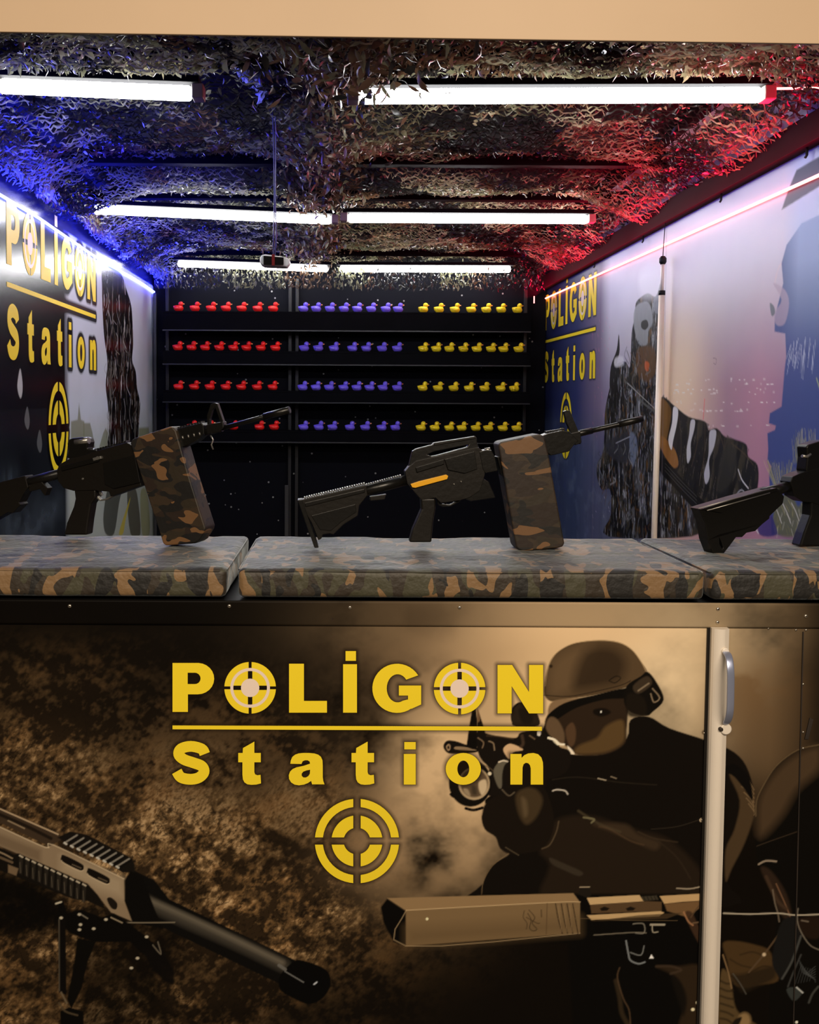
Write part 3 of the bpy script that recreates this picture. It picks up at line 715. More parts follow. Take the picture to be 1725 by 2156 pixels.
L5([(1270, 812), (1180, 840), (1080, 850)], 1.3, (60, 50, 38), 1, .6); sh.blob(*C5([(1273, 815)])[0], 4, 4, (235, 205, 165), .95, 3)
# the weapon in the hands: barrel, front sight, optic, lamp
def F9(pts, c, s=1.4, a=1, cv=True): sh.poly(C9(pts), c, s, a, cv)
def L9(pts, w, c, s=1, a=.9): sh.line(C9(pts), w, c, s, a)
F9([(440, 440), (620, 470), (800, 490), (850, 440), (1010, 420), (1100, 480), (1200, 570), (1300, 620), (1260, 800), (1000, 900), (700, 1000), (540, 1000), (560, 780), (500, 700), (460, 620)], (22, 16, 11), 1.4)
F9([(690, 590), (740, 545), (810, 560), (870, 600), (780, 620), (750, 680), (715, 650)], (208, 168, 124), 1.2)
F9([(145, 565), (180, 515), (260, 520), (350, 550), (450, 575), (450, 620), (240, 635), (175, 620)], (20, 15, 11), 1.2)
F9([(170, 570), (190, 545), (210, 560), (205, 600), (185, 605)], (150, 120, 88), 1); F9([(182, 572), (195, 562), (200, 585), (188, 590)], (18, 12, 8), 1)
F9([(255, 570), (330, 572), (430, 590), (430, 605), (260, 595)], (150, 122, 90), 1, .85)
F9([(405, 240), (440, 220), (455, 330), (450, 600), (400, 590), (355, 570), (375, 420)], (14, 10, 7), 1.2, 1, False)
F9([(455, 225), (480, 290), (510, 380), (535, 470), (530, 560), (460, 560), (455, 400)], (20, 15, 10), 1.2, 1, False)
F9([(452, 240), (470, 250), (478, 330), (455, 340)], (122, 88, 58), 1.5, .8)
L9([(540, 470), (660, 480), (780, 500)], 2.5, (60, 44, 28), 1.5, .9); L9([(560, 520), (600, 540), (610, 600)], 2.4, (150, 124, 94), 1, .8)
L9([(460, 490), (510, 530), (500, 580)], 2.4, (140, 112, 84), 1, .7)
F9([(760, 280), (775, 210), (840, 165), (930, 190), (1000, 270), (1010, 380), (800, 385), (765, 340)], (40, 30, 21), 1.2)
L9([(770, 340), (765, 280), (790, 215), (830, 175)], 2, (10, 7, 5), 1, .9)
F9([(830, 230), (900, 240), (960, 300), (940, 360), (860, 350)], (24, 18, 12), 3, .8)
F9([(1000, 430), (1030, 430), (1025, 470), (1000, 465)], (225, 210, 190), 1); L9([(930, 470), (975, 500)], 3, (110, 86, 62), 1, .8)
L9([(860, 470), (870, 540), (850, 570)], 6, (70, 52, 38), 2, .8); L9([(1100, 490), (1160, 510), (1200, 545), (1240, 550)], 4.5, (244, 226, 196), 1, .95)
F9(arc(390, 900, 195, 215, 0, 352, 24), (17, 13, 9), 1.4); F9([(200, 1000), (230, 990), (250, 1030), (225, 1030)], (14, 10, 7), 1)
F9(arc(425, 905, 142, 148, 0, 352, 24), (176, 148, 112), 1.2); F9(arc(425, 900, 126, 130, 0, 352, 24), (92, 72, 52), 2)
F9([(470, 890), (530, 870), (540, 950), (500, 1010), (470, 960)], (206, 178, 140), 2, .9); F9([(400, 930), (440, 930), (450, 1000), (410, 1000)], (54, 44, 32), 3, .8); F9([(330, 950), (370, 960), (390, 1020), (340, 990)], (160, 136, 104), 2, .8)
L9([(350, 1130), (420, 1145), (500, 1125)], 6, (16, 11, 8), 1, 1)
F9([(640, 720), (690, 690), (735, 700), (700, 740), (680, 820), (675, 940), (640, 930), (600, 800)], (104, 94, 76), 1.4, .85)
L9([(650, 710), (690, 697), (730, 705)], 3, (226, 206, 176), 1, .9); L9([(680, 960), (740, 1015), (790, 985)], 3, (92, 78, 60), 1, .8)
L9([(500, 730), (560, 760), (600, 790)], 2.4, (84, 68, 50), 1, .8); sh.blob(*C9([(566, 815)])[0], 4, 4, (235, 215, 180), .9, 3)
L9([(1140, 970), (1180, 960), (1250, 970), (1275, 1000)], 3, (205, 190, 170), 1, .8)
# helmeted second figure at the right edge
F5([(1480, 800), (1482, 740), (1510, 680), (1560, 605), (1640, 545), (1725, 525), (1900, 520), (2000, 700), (2000, 1700), (1560, 1700), (1560, 1200), (1530, 1060), (1492, 980), (1480, 900)], (12, 9, 6), 1.4)
F5([(1486, 800), (1500, 715), (1560, 625), (1640, 560), (1725, 535), (1725, 620), (1640, 700), (1580, 800), (1500, 880)], (72, 54, 36), 12, .95)
L5([(1482, 800), (1485, 740), (1512, 680), (1562, 605), (1642, 546), (1725, 526)], 2, (110, 88, 60), 1.2, .7)
L5([(1486, 915), (1540, 895), (1640, 860)], 1.6, (64, 50, 36), 1, .7)
L5([(1493, 985), (1520, 972), (1560, 974)], 4, (150, 130, 108), 1, .8)
F5([(1500, 1000), (1540, 1010), (1600, 1100), (1620, 1200), (1580, 1180), (1540, 1090)], (46, 32, 22), 3, .9)
L5([(1560, 1060), (1600, 1150), (1620, 1205)], 2.4, (120, 84, 58), 1, .8)
# silencer, slide, frame of the pistol
def F6(pts, c, s=1.3, a=1, cv=False): sh.poly(C6(pts), c, s, a, cv)
def L6(pts, w, c, s=1, a=.9): sh.line(C6(pts), w, c, s, a)
F6([(430, 150), (1290, 150), (1290, 700), (780, 700), (760, 340), (430, 330)], (9, 7, 5), 4, .97)
F6([(40, 200), (65, 168), (135, 215), (137, 350), (90, 335), (50, 260)], (8, 6, 4), 2)
F6([(65, 166), (780, 147), (806, 182), (690, 184), (137, 214)], (142, 112, 76), 1)
F6([(137, 214), (690, 183), (806, 182), (806, 300), (137, 350)], (122, 96, 64), 1)
sh.poly(C6([(137, 280), (806, 240), (806, 300), (137, 350)]), (96, 74, 48), 16, .6, False)
L6([(137, 213), (690, 183), (806, 181)], 1.6, (206, 172, 126), 1, .8); L6([(680, 186), (676, 304)], 1.3, (72, 52, 32), 1, .8)
L6([(137, 215), (137, 350), (806, 301)], 1.4, (176, 146, 106), 1, .7)
for k in range(4): L6([(712+k*22, 188), (722+k*22, 245), (738+k*20, 302)], 2.2, (44, 32, 20), 1, .9)
for k in range(3): L6([(722+k*22, 195), (735+k*20, 295)], 1, (150, 120, 84), 1, .6)
L6([(592, 215), (588, 240), (602, 262), (600, 285)], 1.4, (50, 36, 22), 1, .85); L6([(610, 212), (632, 240), (622, 262), (640, 285), (625, 292), (612, 280), (618, 250), (605, 225)], 1.6, (44, 32, 20), 1, .85)
L6([(600, 240), (640, 262), (650, 262)], 1.6, (50, 36, 22), 1, .8); L6([(657, 212), (658, 238)], 2, (50, 36, 22), 1, .8)
sh.blob(*C6([(218, 246)])[0], 3, 3, (255, 230, 180), .9, 3)
F6([(798, 150), (812, 120), (842, 120), (850, 155), (832, 165)], (30, 24, 18), 1); L6([(806, 124), (842, 123)], 2.4, (160, 140, 112), 1, .9)
F6([(832, 165), (1034, 154), (1050, 178), (1000, 182), (845, 192)], (196, 160, 112), 1)
F6([(845, 192), (1000, 182), (1060, 178), (1120, 180), (1120, 215), (850, 225)], (84, 62, 40), 1.2); F6([(1112, 158), (1285, 148), (1286, 175), (1200, 180), (1130, 188)], (190, 152, 104), 1)
F6([(1130, 188), (1286, 176), (1270, 200), (1220, 240), (1140, 215)], (110, 80, 50), 1.5); F6([(1040, 160), (1100, 156), (1108, 172), (1052, 176)], (60, 52, 40), 1)
for k in range(4): L6([(1050+k*14, 160), (1056+k*14, 172)], 1.5, (16, 12, 8), 1, .9)
for cx in (900, 1000): F6([(cx-18, 206), (cx, 198), (cx+20, 205), (cx+10, 214), (cx-12, 215)], (24, 18, 12), 1.2)
F6([(832, 232), (1115, 216), (1130, 222), (1110, 236), (850, 250)], (192, 156, 108), 1); F6([(1030, 232), (1200, 222), (1140, 245), (850, 255)], (64, 48, 30), 1, .8)
L6([(860, 308), (1010, 298), (1060, 300)], 2.2, (120, 108, 90), 1, .8); L6([(1010, 265), (1050, 265), (1052, 300), (1020, 300)], 2.2, (130, 120, 104), 1, .8)
L6([(1078, 268), (1130, 268)], 4, (170, 156, 132), 1, .9); L6([(1084, 272), (1086, 296), (1105, 296)], 2.2, (170, 156, 132), 1, .8)
L6([(983, 330), (992, 380), (1000, 405), (1030, 418), (1055, 412)], 3.4, (130, 130, 128), 1, .8); L6([(1052, 350), (1040, 385), (1000, 375)], 2.4, (120, 118, 112), 1, .8)
F6([(1080, 382), (1090, 398), (1072, 398)], (255, 245, 230), 1); L6([(1178, 128), (1230, 130), (1285, 118)], 2.6, (170, 150, 124), 1, .8)
sh.poly(C6([(1210, 225), (1235, 220), (1260, 270), (1286, 300), (1286, 370), (1240, 300)]), (62, 42, 28), 2, .9)
L6([(1205, 220), (1222, 255), (1240, 270)], 3.4, (160, 112, 76), 1, .8); L6([(1232, 240), (1260, 200), (1285, 185)], 3, (84, 62, 42), 1, .8); L6([(1240, 262), (1285, 255)], 3, (110, 84, 60), 1, .8)
L6([(680, 245), (840, 245), (1000, 252), (1180, 252)], 1.1, (110, 88, 60), 1, .6)
# lower right: sleeves, strap, webbing
def F8(pts, c, s=1.4, a=1, cv=True): sh.poly(C8(pts), c, s, a, cv)
def L8(pts, w, c, s=1, a=.9): sh.line(C8(pts), w, c, s, a)
F8([(600, 640), (740, 640), (935, 660), (935, 1060), (760, 1060), (800, 900), (770, 760), (700, 690)], (46, 33, 20), 4, .95)
F8([(700, 700), (770, 760), (810, 860), (790, 980), (760, 900)], (20, 15, 10), 4, .9); L8([(600, 640), (700, 640), (770, 665), (700, 690)], 5, (66, 50, 36), 2, .7)
L8([(320, 740), (345, 850), (360, 960), (400, 1038)], 9, (50, 38, 24), 2.5, .9); L8([(345, 650), (330, 720), (370, 860), (410, 940), (420, 1038)], 2.4, (96, 72, 50), 1.5, .6)
for x, y in ((885, 890), (852, 938)): sh.blob(*C8([(x, y)])[0], 4, 3.6, (255, 225, 180), .9, 3)
F8([(1060, 480), (1150, 465), (1280, 490), (1380, 530), (1420, 640), (1440, 740), (1300, 770), (1200, 790), (1120, 740), (1090, 600)], (70, 50, 27), 2.5)
F8([(1110, 700), (1200, 690), (1400, 640), (1420, 720), (1300, 780), (1200, 820), (1160, 780)], (34, 25, 15), 5, .8)
for p in ([(1110, 590), (1180, 630), (1260, 650)], [(1180, 560), (1260, 540), (1330, 560)], [(1230, 700), (1330, 640), (1400, 650)]): L8(p, 3, (40, 29, 16), 2, .7)
F8([(1045, 690), (1090, 680), (1120, 770), (1140, 900), (1180, 970), (1300, 1060), (1040, 1060)], (84, 64, 38), 2.5)
for k in range(6): L8([(1045, 740+k*52), (1090, 760+k*50), (1130, 750+k*58)], 4, (36, 27, 15), 2, .75)
F8(arc(1210, 1010, 42, 50, 0, 350, 14), (150, 118, 76), 4, .8); F8([(1120, 1060), (1140, 1010), (1190, 990), (1170, 1040)], (30, 22, 14), 2)
L8([(1240, 680), (1350, 550), (1460, 400)], 4, (84, 64, 44), 1, .8); sh.blob(*C8([(1345, 558)])[0], 4, 4, (220, 190, 150), .8, 2)
L8([(1060, 560), (1100, 690), (1120, 790)], 3, (140, 108, 72), 1, .7); L8([(1130, 690), (1180, 760), (1220, 830)], 2.4, (84, 78, 68), 1, .7)
F8([(1440, 400), (1490, 310), (1580, 300), (1600, 420), (1560, 560), (1480, 720), (1440, 700), (1400, 600)], (24, 22, 20), 2)
L8([(1600, 430), (1540, 600), (1470, 725)], 4, (80, 78, 72), 1.6, .7); L8([(1600, 560), (1540, 700), (1510, 780)], 3, (70, 68, 64), 1.4, .7)
for k in range(7): L8([(1590+k*8, 600+k*14), (1620+k*12, 690+k*6), (1700, 640+k*18)], 1.1, (82, 82, 80), 1, .55)
for k in range(6): L8([(1560+k*20, 760-k*4), (1600+k*16, 640+k*4)], 1.1, (70, 70, 68), 1, .5)
F8([(1570, 330), (1620, 300), (1725, 300), (1725, 440), (1640, 440), (1590, 390)], (34, 22, 14), 3, .9); L8([(1580, 240), (1575, 320), (1600, 400), (1660, 490), (1725, 525)], 2.4, (120, 108, 92), 1, .8)
F8([(1500, 800), (1560, 785), (1610, 820), (1550, 880)], (58, 60, 56), 1.5, .8); L8([(1570, 785), (1612, 822)], 3, (190, 186, 176), 1, .9); L8([(1720, 780), (1680, 830), (1655, 890)], 4, (70, 68, 62), 1.5, .8)
L8([(1360, 20), (1410, 130), (1450, 200), (1500, 240)], 7, (64, 46, 32), 2, .85); L8([(1405, 110), (1420, 200), (1440, 270), (1450, 330)], 3, (110, 94, 76), 1, .8)
L8([(1065, 272), (1250, 278), (1440, 272), (1560, 285), (1725, 280)], 3.0, (176, 160, 136), 1, .9)
sh.blob(*C8([(1570, 1026)])[0], 3, 3, (255, 240, 210), .95, 3); L8([(1605, 322), (1650, 330)], 3, (120, 104, 86), 1, .7)
# rifle at the lower left
def F4(pts, c, s=1.2, a=1, cv=False): sh.poly(C4(pts), c, s, a, cv)
def L4(pts, w, c, s=1, a=.9): sh.line(C4(pts), w, c, s, a)
sh.poly(C4([(-200, 500), (100, 480), (400, 620), (900, 720), (800, 1000), (900, 1240), (400, 1250), (380, 900), (300, 740), (0, 790), (-200, 760)]), (10, 7, 4), 26, .8)
sh.poly(C4([(-300, 460), (60, 480), (280, 590), (270, 740), (-100, 760), (-300, 740)]), (8, 6, 4), 14, .9)
sh.poly(C4([(900, 1100), (1300, 1080), (1600, 1120), (1725, 1160), (1725, 1300), (900, 1300)]), (12, 8, 5), 26, .7)
F4([(640, 440), (760, 500), (830, 590), (1450, 890), (1380, 1010), (800, 730), (640, 700)], (12, 10, 8), 1.2)
L4([(680, 585), (900, 690), (1150, 800), (1390, 915)], 22, (74, 66, 55), 9, .75); L4([(680, 572), (900, 668), (1150, 785), (1385, 900)], 8, (116, 104, 86), 6, .7)
F4([(1368, 1000), (1378, 960), (1430, 905), (1470, 888), (1560, 915), (1612, 950), (1622, 1010), (1590, 1070), (1530, 1104), (1480, 1095), (1385, 1045)], (6, 5, 4), 1.3, 1, True)
L4([(1370, 915), (1400, 935)], 7, (110, 104, 96), 1, .7); L4([(1400, 945), (1490, 998)], 2.2, (122, 118, 112), 1, .8); L4([(1542, 1008), (1555, 998)], 3, (200, 200, 200), 1, .8)
F4([(-200, 60), (0, 145), (290, 268), (300, 300), (240, 330), (0, 215), (-200, 130)], (58, 44, 31), 1.2); L4([(-200, 60), (0, 147), (285, 272)], 3, (190, 160, 124), 1, .8); L4([(0, 175), (130, 232), (250, 292)], 7, (24, 17, 11), 1.4, .9); L4([(40, 205), (120, 243)], 2.6, (150, 126, 96), 1, .8)
F4([(-200, 150), (0, 235), (225, 335), (262, 322), (608, 490), (612, 600), (652, 700), (545, 655), (480, 570), (430, 510), (0, 330), (-200, 250)], (132, 110, 84), 1.1)
sh.poly(C4([(300, 380), (608, 490), (612, 590), (480, 545), (300, 450)]), (168, 146, 116), 12, .6, False); sh.poly(C4([(-200, 190), (0, 270), (200, 350), (200, 410), (0, 330), (-200, 250)]), (92, 72, 52), 6, .6, False)
L4([(-200, 150), (0, 236), (225, 337), (262, 324), (608, 490)], 1.8, (210, 184, 148), 1, .7)
for cx, cy in ((355, 410), (483, 475)):
    F4([(cx-54, cy-28), (cx-40, cy-36), (cx+45, cy+6), (cx+56, cy+25), (cx+50, cy+38), (cx+30, cy+36), (cx-50, cy-4)], (18, 13, 9), 1, 1, True); L4([(cx, cy+10), (cx+42, cy+28)], 2, (110, 92, 70), 1, .7)
    L4([(cx-54, cy-10), (cx-40, cy+4), (cx+30, cy+40), (cx+52, cy+40)], 1.4, (210, 184, 148), 1, .6)
F4([(282, 288), (345, 258), (430, 275), (640, 385), (662, 420), (660, 460), (600, 460), (560, 430)], (20, 16, 12), 1.2)
for k in range(9):
    x = 320+k*32; y = 312+k*14.5
    L4([(x, y), (x+58, y-36)], 3.6, (132, 122, 108), 1, .85); L4([(x+14, y+8), (x+70, y-30)], 3.2, (14, 11, 9), 1, .9)
    L4([(x-4, y+2), (x+6, y+8)], 4, (200, 190, 172), 1, .8)
F4([(-200, 310), (0, 338), (70, 372), (90, 365), (430, 515), (480, 570), (520, 640), (430, 600), (360, 590), (80, 480), (0, 450), (-200, 420)], (18, 14, 10), 1.2)
for k in range(11):
    x = 95+k*31; y = 380+k*14; F4([(x, y), (x+18, y+8), (x+12, y+90), (x-4, y+80)], (38, 32, 25), 1, .9); L4([(x+2, y-4), (x+16, y+4)], 3.2, (196, 178, 150), 1, .8)
    L4([(x+3, y+30), (x+6, y+80)], 1.4, (96, 84, 68), 1, .6)
L4([(-100, 330), (0, 360), (60, 390)], 3, (150, 126, 96), 1, .8); L4([(0, 385), (60, 410)], 5, (100, 80, 58), 1, .8); F4([(40, 420), (90, 440), (80, 475), (40, 460)], (120, 96, 70), 1.4, .8)
F4([(525, 590), (545, 582), (575, 610), (570, 640), (545, 632)], (26, 20, 14), 1, 1, True)
F4([(612, 500), (640, 450), (700, 480), (760, 640), (800, 735), (650, 705), (612, 600)], (10, 8, 6), 1.4)
L4([(540, 704), (700, 706), (858, 704)], 2.0, (140, 124, 100), 1, .8)
# bipod
F4([(285, 600), (310, 600), (330, 660), (400, 640), (500, 680), (560, 660), (620, 700), (700, 760), (780, 830), (700, 860), (640, 800), (460, 800), (350, 760), (280, 700)], (9, 7, 5), 1.6)
F4([(283, 690), (322, 690), (326, 1060), (290, 1050)], (12, 9, 7), 1); L4([(290, 690), (291, 1040)], 2, (84, 74, 60), 1, .9); L4([(300, 1048), (328, 1100)], 4, (104, 88, 66), 1, .8)
F4([(380, 780), (470, 800), (430, 900), (400, 1030), (350, 1130), (330, 1080), (365, 900)], (10, 8, 5), 1.4); F4([(295, 1140), (340, 1120), (410, 1140), (412, 1240), (300, 1240)], (9, 7, 5), 1.4)
L4([(290, 1100), (320, 1140), (380, 1160)], 4, (76, 62, 44), 1, .8); F4([(690, 830), (790, 830), (860, 950), (850, 1010), (800, 990), (740, 920)], (11, 8, 6), 3, .95)
L4([(750, 815), (790, 860), (775, 800)], 2.4, (110, 98, 80), 1, .8); L4([(275, 612), (300, 604)], 3.6, (190, 176, 150), 1, .9)
for x, y in ((300, 682), (395, 715), (460, 735), (520, 690), (720, 775), (645, 928), (675, 880), (390, 740), (390, 665)): sh.blob(*C4([(x, y)])[0], 4, 3, (200, 184, 156), .8, 3)
L4([(390, 660), (430, 685)], 2.4, (130, 118, 100), 1, .8); L4([(545, 680), (600, 706)], 2.4, (160, 140, 112), 1, .8)
sh.blob(*C5([(1282, 478)])[0], 5, 5, (70, 52, 34), .8, 3)
# scuffs along the right-hand seam
def halof(x, y): return px_front(*C7([(x, y)])[0])
halo(sh, halof, .0105, (26, 17, 8), .85)
# trim strip overlap seen as a folded lip: a thin darker line
yy = W(862, 1318)[1]
M['print_front'] = print_mat('print_front', .5, 2.2, .12, spec=.08)
cnt = empty('counter', (0, YF, 0)); tag(cnt, 'booth counter with printed front of armed figures and yellow lettering', 'counter')
lo = sh.build('printed_front', M['print_front']); kid(lo, cnt)
box('body', XF0, XF1, YF+.004, YC-.01, .10, ZC-.075, M['black_steel'], cnt)
box('plinth', XF0+.02, XF1-.02, YF+.05, YC-.05, .0, .10, M['black_steel'], cnt)
logo_map = lambda x, y: (lambda q: Vector((q[0], YF, q[1])))(px_front(*C7([(x, y)])[0]))
logo(cnt, logo_map, (0, -1, 0))
# folded trim strip along the top: same print continues over it
GAIN = np.array([1.0, 1.0, 1.0])
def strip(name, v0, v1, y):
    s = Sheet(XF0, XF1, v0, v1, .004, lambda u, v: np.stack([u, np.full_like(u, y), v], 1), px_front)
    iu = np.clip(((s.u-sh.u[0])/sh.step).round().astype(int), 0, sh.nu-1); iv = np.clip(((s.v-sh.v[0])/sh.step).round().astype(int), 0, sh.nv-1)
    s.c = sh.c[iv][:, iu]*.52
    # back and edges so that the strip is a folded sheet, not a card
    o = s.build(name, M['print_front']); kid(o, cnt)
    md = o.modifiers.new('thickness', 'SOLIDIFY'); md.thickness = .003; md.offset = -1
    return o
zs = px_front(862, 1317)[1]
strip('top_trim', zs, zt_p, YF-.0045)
def screw(px, py, y, r=.0042):
    p = atY(px, py, y); bm = bmesh.new()
    tube_bm(bm, [(p.x, y+.002, p.z), (p.x, y-.0008, p.z), (p.x, y-.0022, p.z), (p.x, y-.003, p.z)], [r, r, r*.8, r*.45], 14)
    o = kid(link('screw', bm_mesh(bm, 'screw'), M['screw']), cnt)
    bm = bmesh.new(); tube_bm(bm, [(p.x, y-.0028, p.z), (p.x, y-.0034, p.z)], r*.35, 8)
    h = link('screw_socket', bm_mesh(bm, 'screw_socket'), M['screw_hole'], o)
for x, y in ((147, 1276), (483, 1276), (737, 1279), (968, 1279), (1512, 1282), (1697, 1297), (1511, 1310), (-190, 1275)):
    screw(x, y, YF-.0045, .0042)
for x, y in ((1483, 1543), (1478, 1726), (1691, 1541), (1691, 1575), (1691, 1440), (1697, 1326), (1676, 1326), (1618, 1323)):
    screw(x, y, YF, .0028)
# vertical seam of the right-hand sheet: a thin folded edge
a = atY(1691, 1330, YF); b2 = atY(1691, 2250, YF)
box('seam_edge', a.x-.0012, a.x+.0012, YF-.0025, YF+.001, .12, a.z, M['wood_dark'], cnt)
# small eyelet plate low on the seam
p = atY(1700, 1535, YF)
prism('latch_plate', [[(p.x-.006, p.z-.022), (p.x+.002, p.z-.022), (p.x+.012, p.z+.022), (p.x+.004, p.z+.026)]], lambda q: Vector((q[0], YF-.003, q[1])), lambda q: Vector((q[0], YF, q[1])), M['wood_dark'], cnt, .0006)

# ------------------------------------------------------------------ upright aluminium post with its handle, in front of the counter
YP = YF-.022
t0, t1 = atY(1504, 1325, YP), atY(1539, 1325, YP); b0, b1 = atY(1481, 2156, YP), atY(1517, 2156, YP)
def ext(a, b, z):
    k = (z-a.z)/(b.z-a.z); return a+(b-a)*k
g0, g1 = ext(t0, b0, .0), ext(t1, b1, .0)
post = empty('door_post', (g0.x, YP, 0)); tag(post, 'tall leaning aluminium door profile in front of the printed counter', 'door post')
wdt = t1.x-t0.x
def prof(x0, z):
    """half-round channel cross-section"""
    w_ = wdt; P = []
    for i in range(13):
        s = i/12; xx = x0+w_*s
        d = .010+.012*math.sin(math.pi*s)**.6 if s < .72 else .010+.006*(1-s)/.28+.004
        P.append(Vector((xx, YP+.020-d, z)))
    P += [Vector((x0+w_, YP+.018, z)), Vector((x0, YP+.018, z))]
    return P
bm = bmesh.new(); ra = [bm.verts.new(v) for v in prof(t0.x, t0.z)]; rb = [bm.verts.new(v) for v in prof(g0.x, 0.0)]
n = len(ra)
for k in range(n): bm.faces.new((ra[k], ra[(k+1) % n], rb[(k+1) % n], rb[k]))
bm.faces.new(ra); bm.faces.new(rb[::-1]); bmesh.ops.recalc_face_normals(bm, faces=bm.faces)
kid(link('profile', bm_mesh(bm, 'profile'), M['alu']), post)
prism('shadow_strip', [[(t0.x-.006, t0.z+.006), (t1.x+.003, t0.z+.006), (g1.x+.001, .001), (g0.x-.006, .001)]], lambda q: Vector((q[0], YP+.0182, q[1])), lambda q: Vector((q[0], YP+.0215, q[1])), M['shadow_black'], post)  # black strip stands in for the shadow gap beside the profile
# bow handle: flat bar
D = zm((1440, 1240, 5.39))
hp = [(470, 715, .0), (500, 735, .010), (520, 800, .022), (530, 900, .030), (535, 1000, .032), (532, 1150, .033), (530, 1300, .032), (525, 1400, .029), (510, 1480, .018), (470, 1540, .004)]
bm = bmesh.new(); prev = None
hw = .0078
pts3 = []
for x, y, off in hp:
    q = D([(x, y)])[0]; p = atY(q[0], q[1], YP-.004-off); pts3.append(p)
for i, p in enumerate(pts3):
    t = (pts3[min(i+1, len(pts3)-1)]-pts3[max(0, i-1)]).normalized(); sx = Vector((1, 0, 0)); nn = t.cross(sx).normalized()
    ring = [bm.verts.new(p+sx*a_*hw+nn*b_*.0028) for a_, b_ in ((-1, -.6), (-.85, -1), (.85, -1), (1, -.6), (1, .6), (.85, 1), (-.85, 1), (-1, .6))]
    if prev:
        for k in range(8): bm.faces.new((prev[k], prev[(k+1) % 8], ring[(k+1) % 8], ring[k]))
    else: bm.faces.new(ring)
    prev = ring
bm.faces.new(prev[::-1]); bmesh.ops.recalc_face_normals(bm, faces=bm.faces)
md_h = kid(link('handle', bm_mesh(bm, 'handle', True), M['chrome']), post); md_h['label'] = 'chrome bow handle'
sd = md_h.modifiers.new('round', 'SUBSURF'); sd.levels = sd.render_levels = 2
for (x, y), rr in (((472, 712), .0085), ((478, 1590), .0125)):
    q = D([(x, y)])[0]; p = atY(q[0], q[1], YP-.003)
    bm = bmesh.new(); tube_bm(bm, [(p.x, YP+.001, p.z), (p.x, YP-.004, p.z), (p.x, YP-.0055, p.z)], [rr, rr, rr*.8], 24)
    kid(link('rosette', bm_mesh(bm, 'rosette'), M['alu']), post)
q = D([(422, 1593)])[0]; p = atY(q[0], q[1], YP-.005)
bm = bmesh.new(); tube_bm(bm, [(p.x, YP+.001, p.z), (p.x, YP-.007, p.z), (p.x, YP-.0085, p.z)], [.0045, .0045, .003], 14)
kid(link('screw', bm_mesh(bm, 'screw'), M['wood_dark']), post)

# ------------------------------------------------------------------ camouflage cushions on the counter
def cushion(x0, x1, seed, label, slump=(0, 0)):
    y0, y1, z0, z1 = YF+.002, YC, ZC-.0665, ZC
    cx, cy = (x0+x1)/2, (y0+y1)/2
    c = empty('bench_cushion', (cx, cy, z0)); tag(c, label, 'cushion', 'camouflage cushions along the counter')
    bm = bmesh.new(); nx, ny, nz = int((x1-x0)/.012), 36, 8
    hx, hy, hz = (x1-x0)/2, (y1-y0)/2, (z1-z0)/2; rr = .014
    bmesh.ops.create_cube(bm, size=2.0)
    def cut(ax, n_):
        for i in range(1, n_):
            co = Vector((0, 0, 0)); no = Vector((0, 0, 0)); co[ax] = -1+2*i/n_; no[ax] = 1
            bmesh.ops.bisect_plane(bm, geom=list(bm.verts)+list(bm.edges)+list(bm.faces), plane_co=co, plane_no=no)
    cut(0, nx); cut(1, ny); cut(2, nz)
    from mathutils import noise as mn
    for v in bm.verts:
        p = Vector((v.co.x*hx, v.co.y*hy, v.co.z*hz))
        q = Vector((max(-hx+rr, min(hx-rr, p.x)), max(-hy+rr, min(hy-rr, p.y)), max(-hz+rr, min(hz-rr, p.z))))
        d = p-q
        if d.length > 1e-6: p = q+d.normalized()*rr*min(1, d.length/rr*1.0) if d.length > rr else q+d
        w3 = Vector((p.x+seed, p.y, p.z))
        if p.z > hz*.3:
            k = mn.noise(Vector((w3.x*7, w3.y*10, seed)))*.0035+mn.noise(Vector((w3.x*22, w3.y*40, seed)))*.0014
            # shallow creases running across
            cr = abs(mn.noise(Vector((w3.x*3, w3.y*16, seed+5)))); k -= max(0, .10-cr)*.03
            p.z += k-.001
        if p.y < -hy*.9: p.y += mn.noise(Vector((w3.x*9, p.z*12, seed+9)))*.002
        if abs(p.x) > hx*.97: p.x += (mn.noise(Vector((p.y*16, p.z*20, seed)))*.004-.002)*(1 if p.x > 0 else -1)
        p.z = min(p.z, hz-.0005)
        v.co = p+Vector((cx, cy, (z0+z1)/2))
    me = bm_mesh(bm, 'cover', True); kid(link('cover', me, M['camo_cushion']), c)
    # piping seam round the top edge
    zz = z1-.003; i = .0015
    P = [(x0+.02, y0+i, zz-.004), (x1-.02, y0+i, zz-.004), (x1-i-.002, y0+.02, zz-.004), (x1-i-.002, y1-.02, zz-.004), (x1-.02, y1-i, zz-.004), (x0+.02, y1-i, zz-.004), (x0+i+.002, y1-.02, zz-.004), (x0+i+.002, y0+.02, zz-.004), (x0+.02, y0+i, zz-.004)]
    rod('piping', P, .0016, M['camo_cushion'], c, 6)
    return c
gx0 = atY(486, 1210, YF).x; gx1 = atY(491, 1210, YF).x; gx2 = atY(1492, 1200, YF).x
cushion(XL+.015, gx0-.007, 1.3, 'camouflage cushion on the counter, left one nearest the blue LED strip')
cushion(gx1+.006, gx2, 4.7, 'long middle camouflage cushion on the counter under the yellow-slotted toy rifle')
cushion(gx2+.008, XR-.015, 8.1, 'camouflage cushion at the right end of the counter beyond the slanting gap')
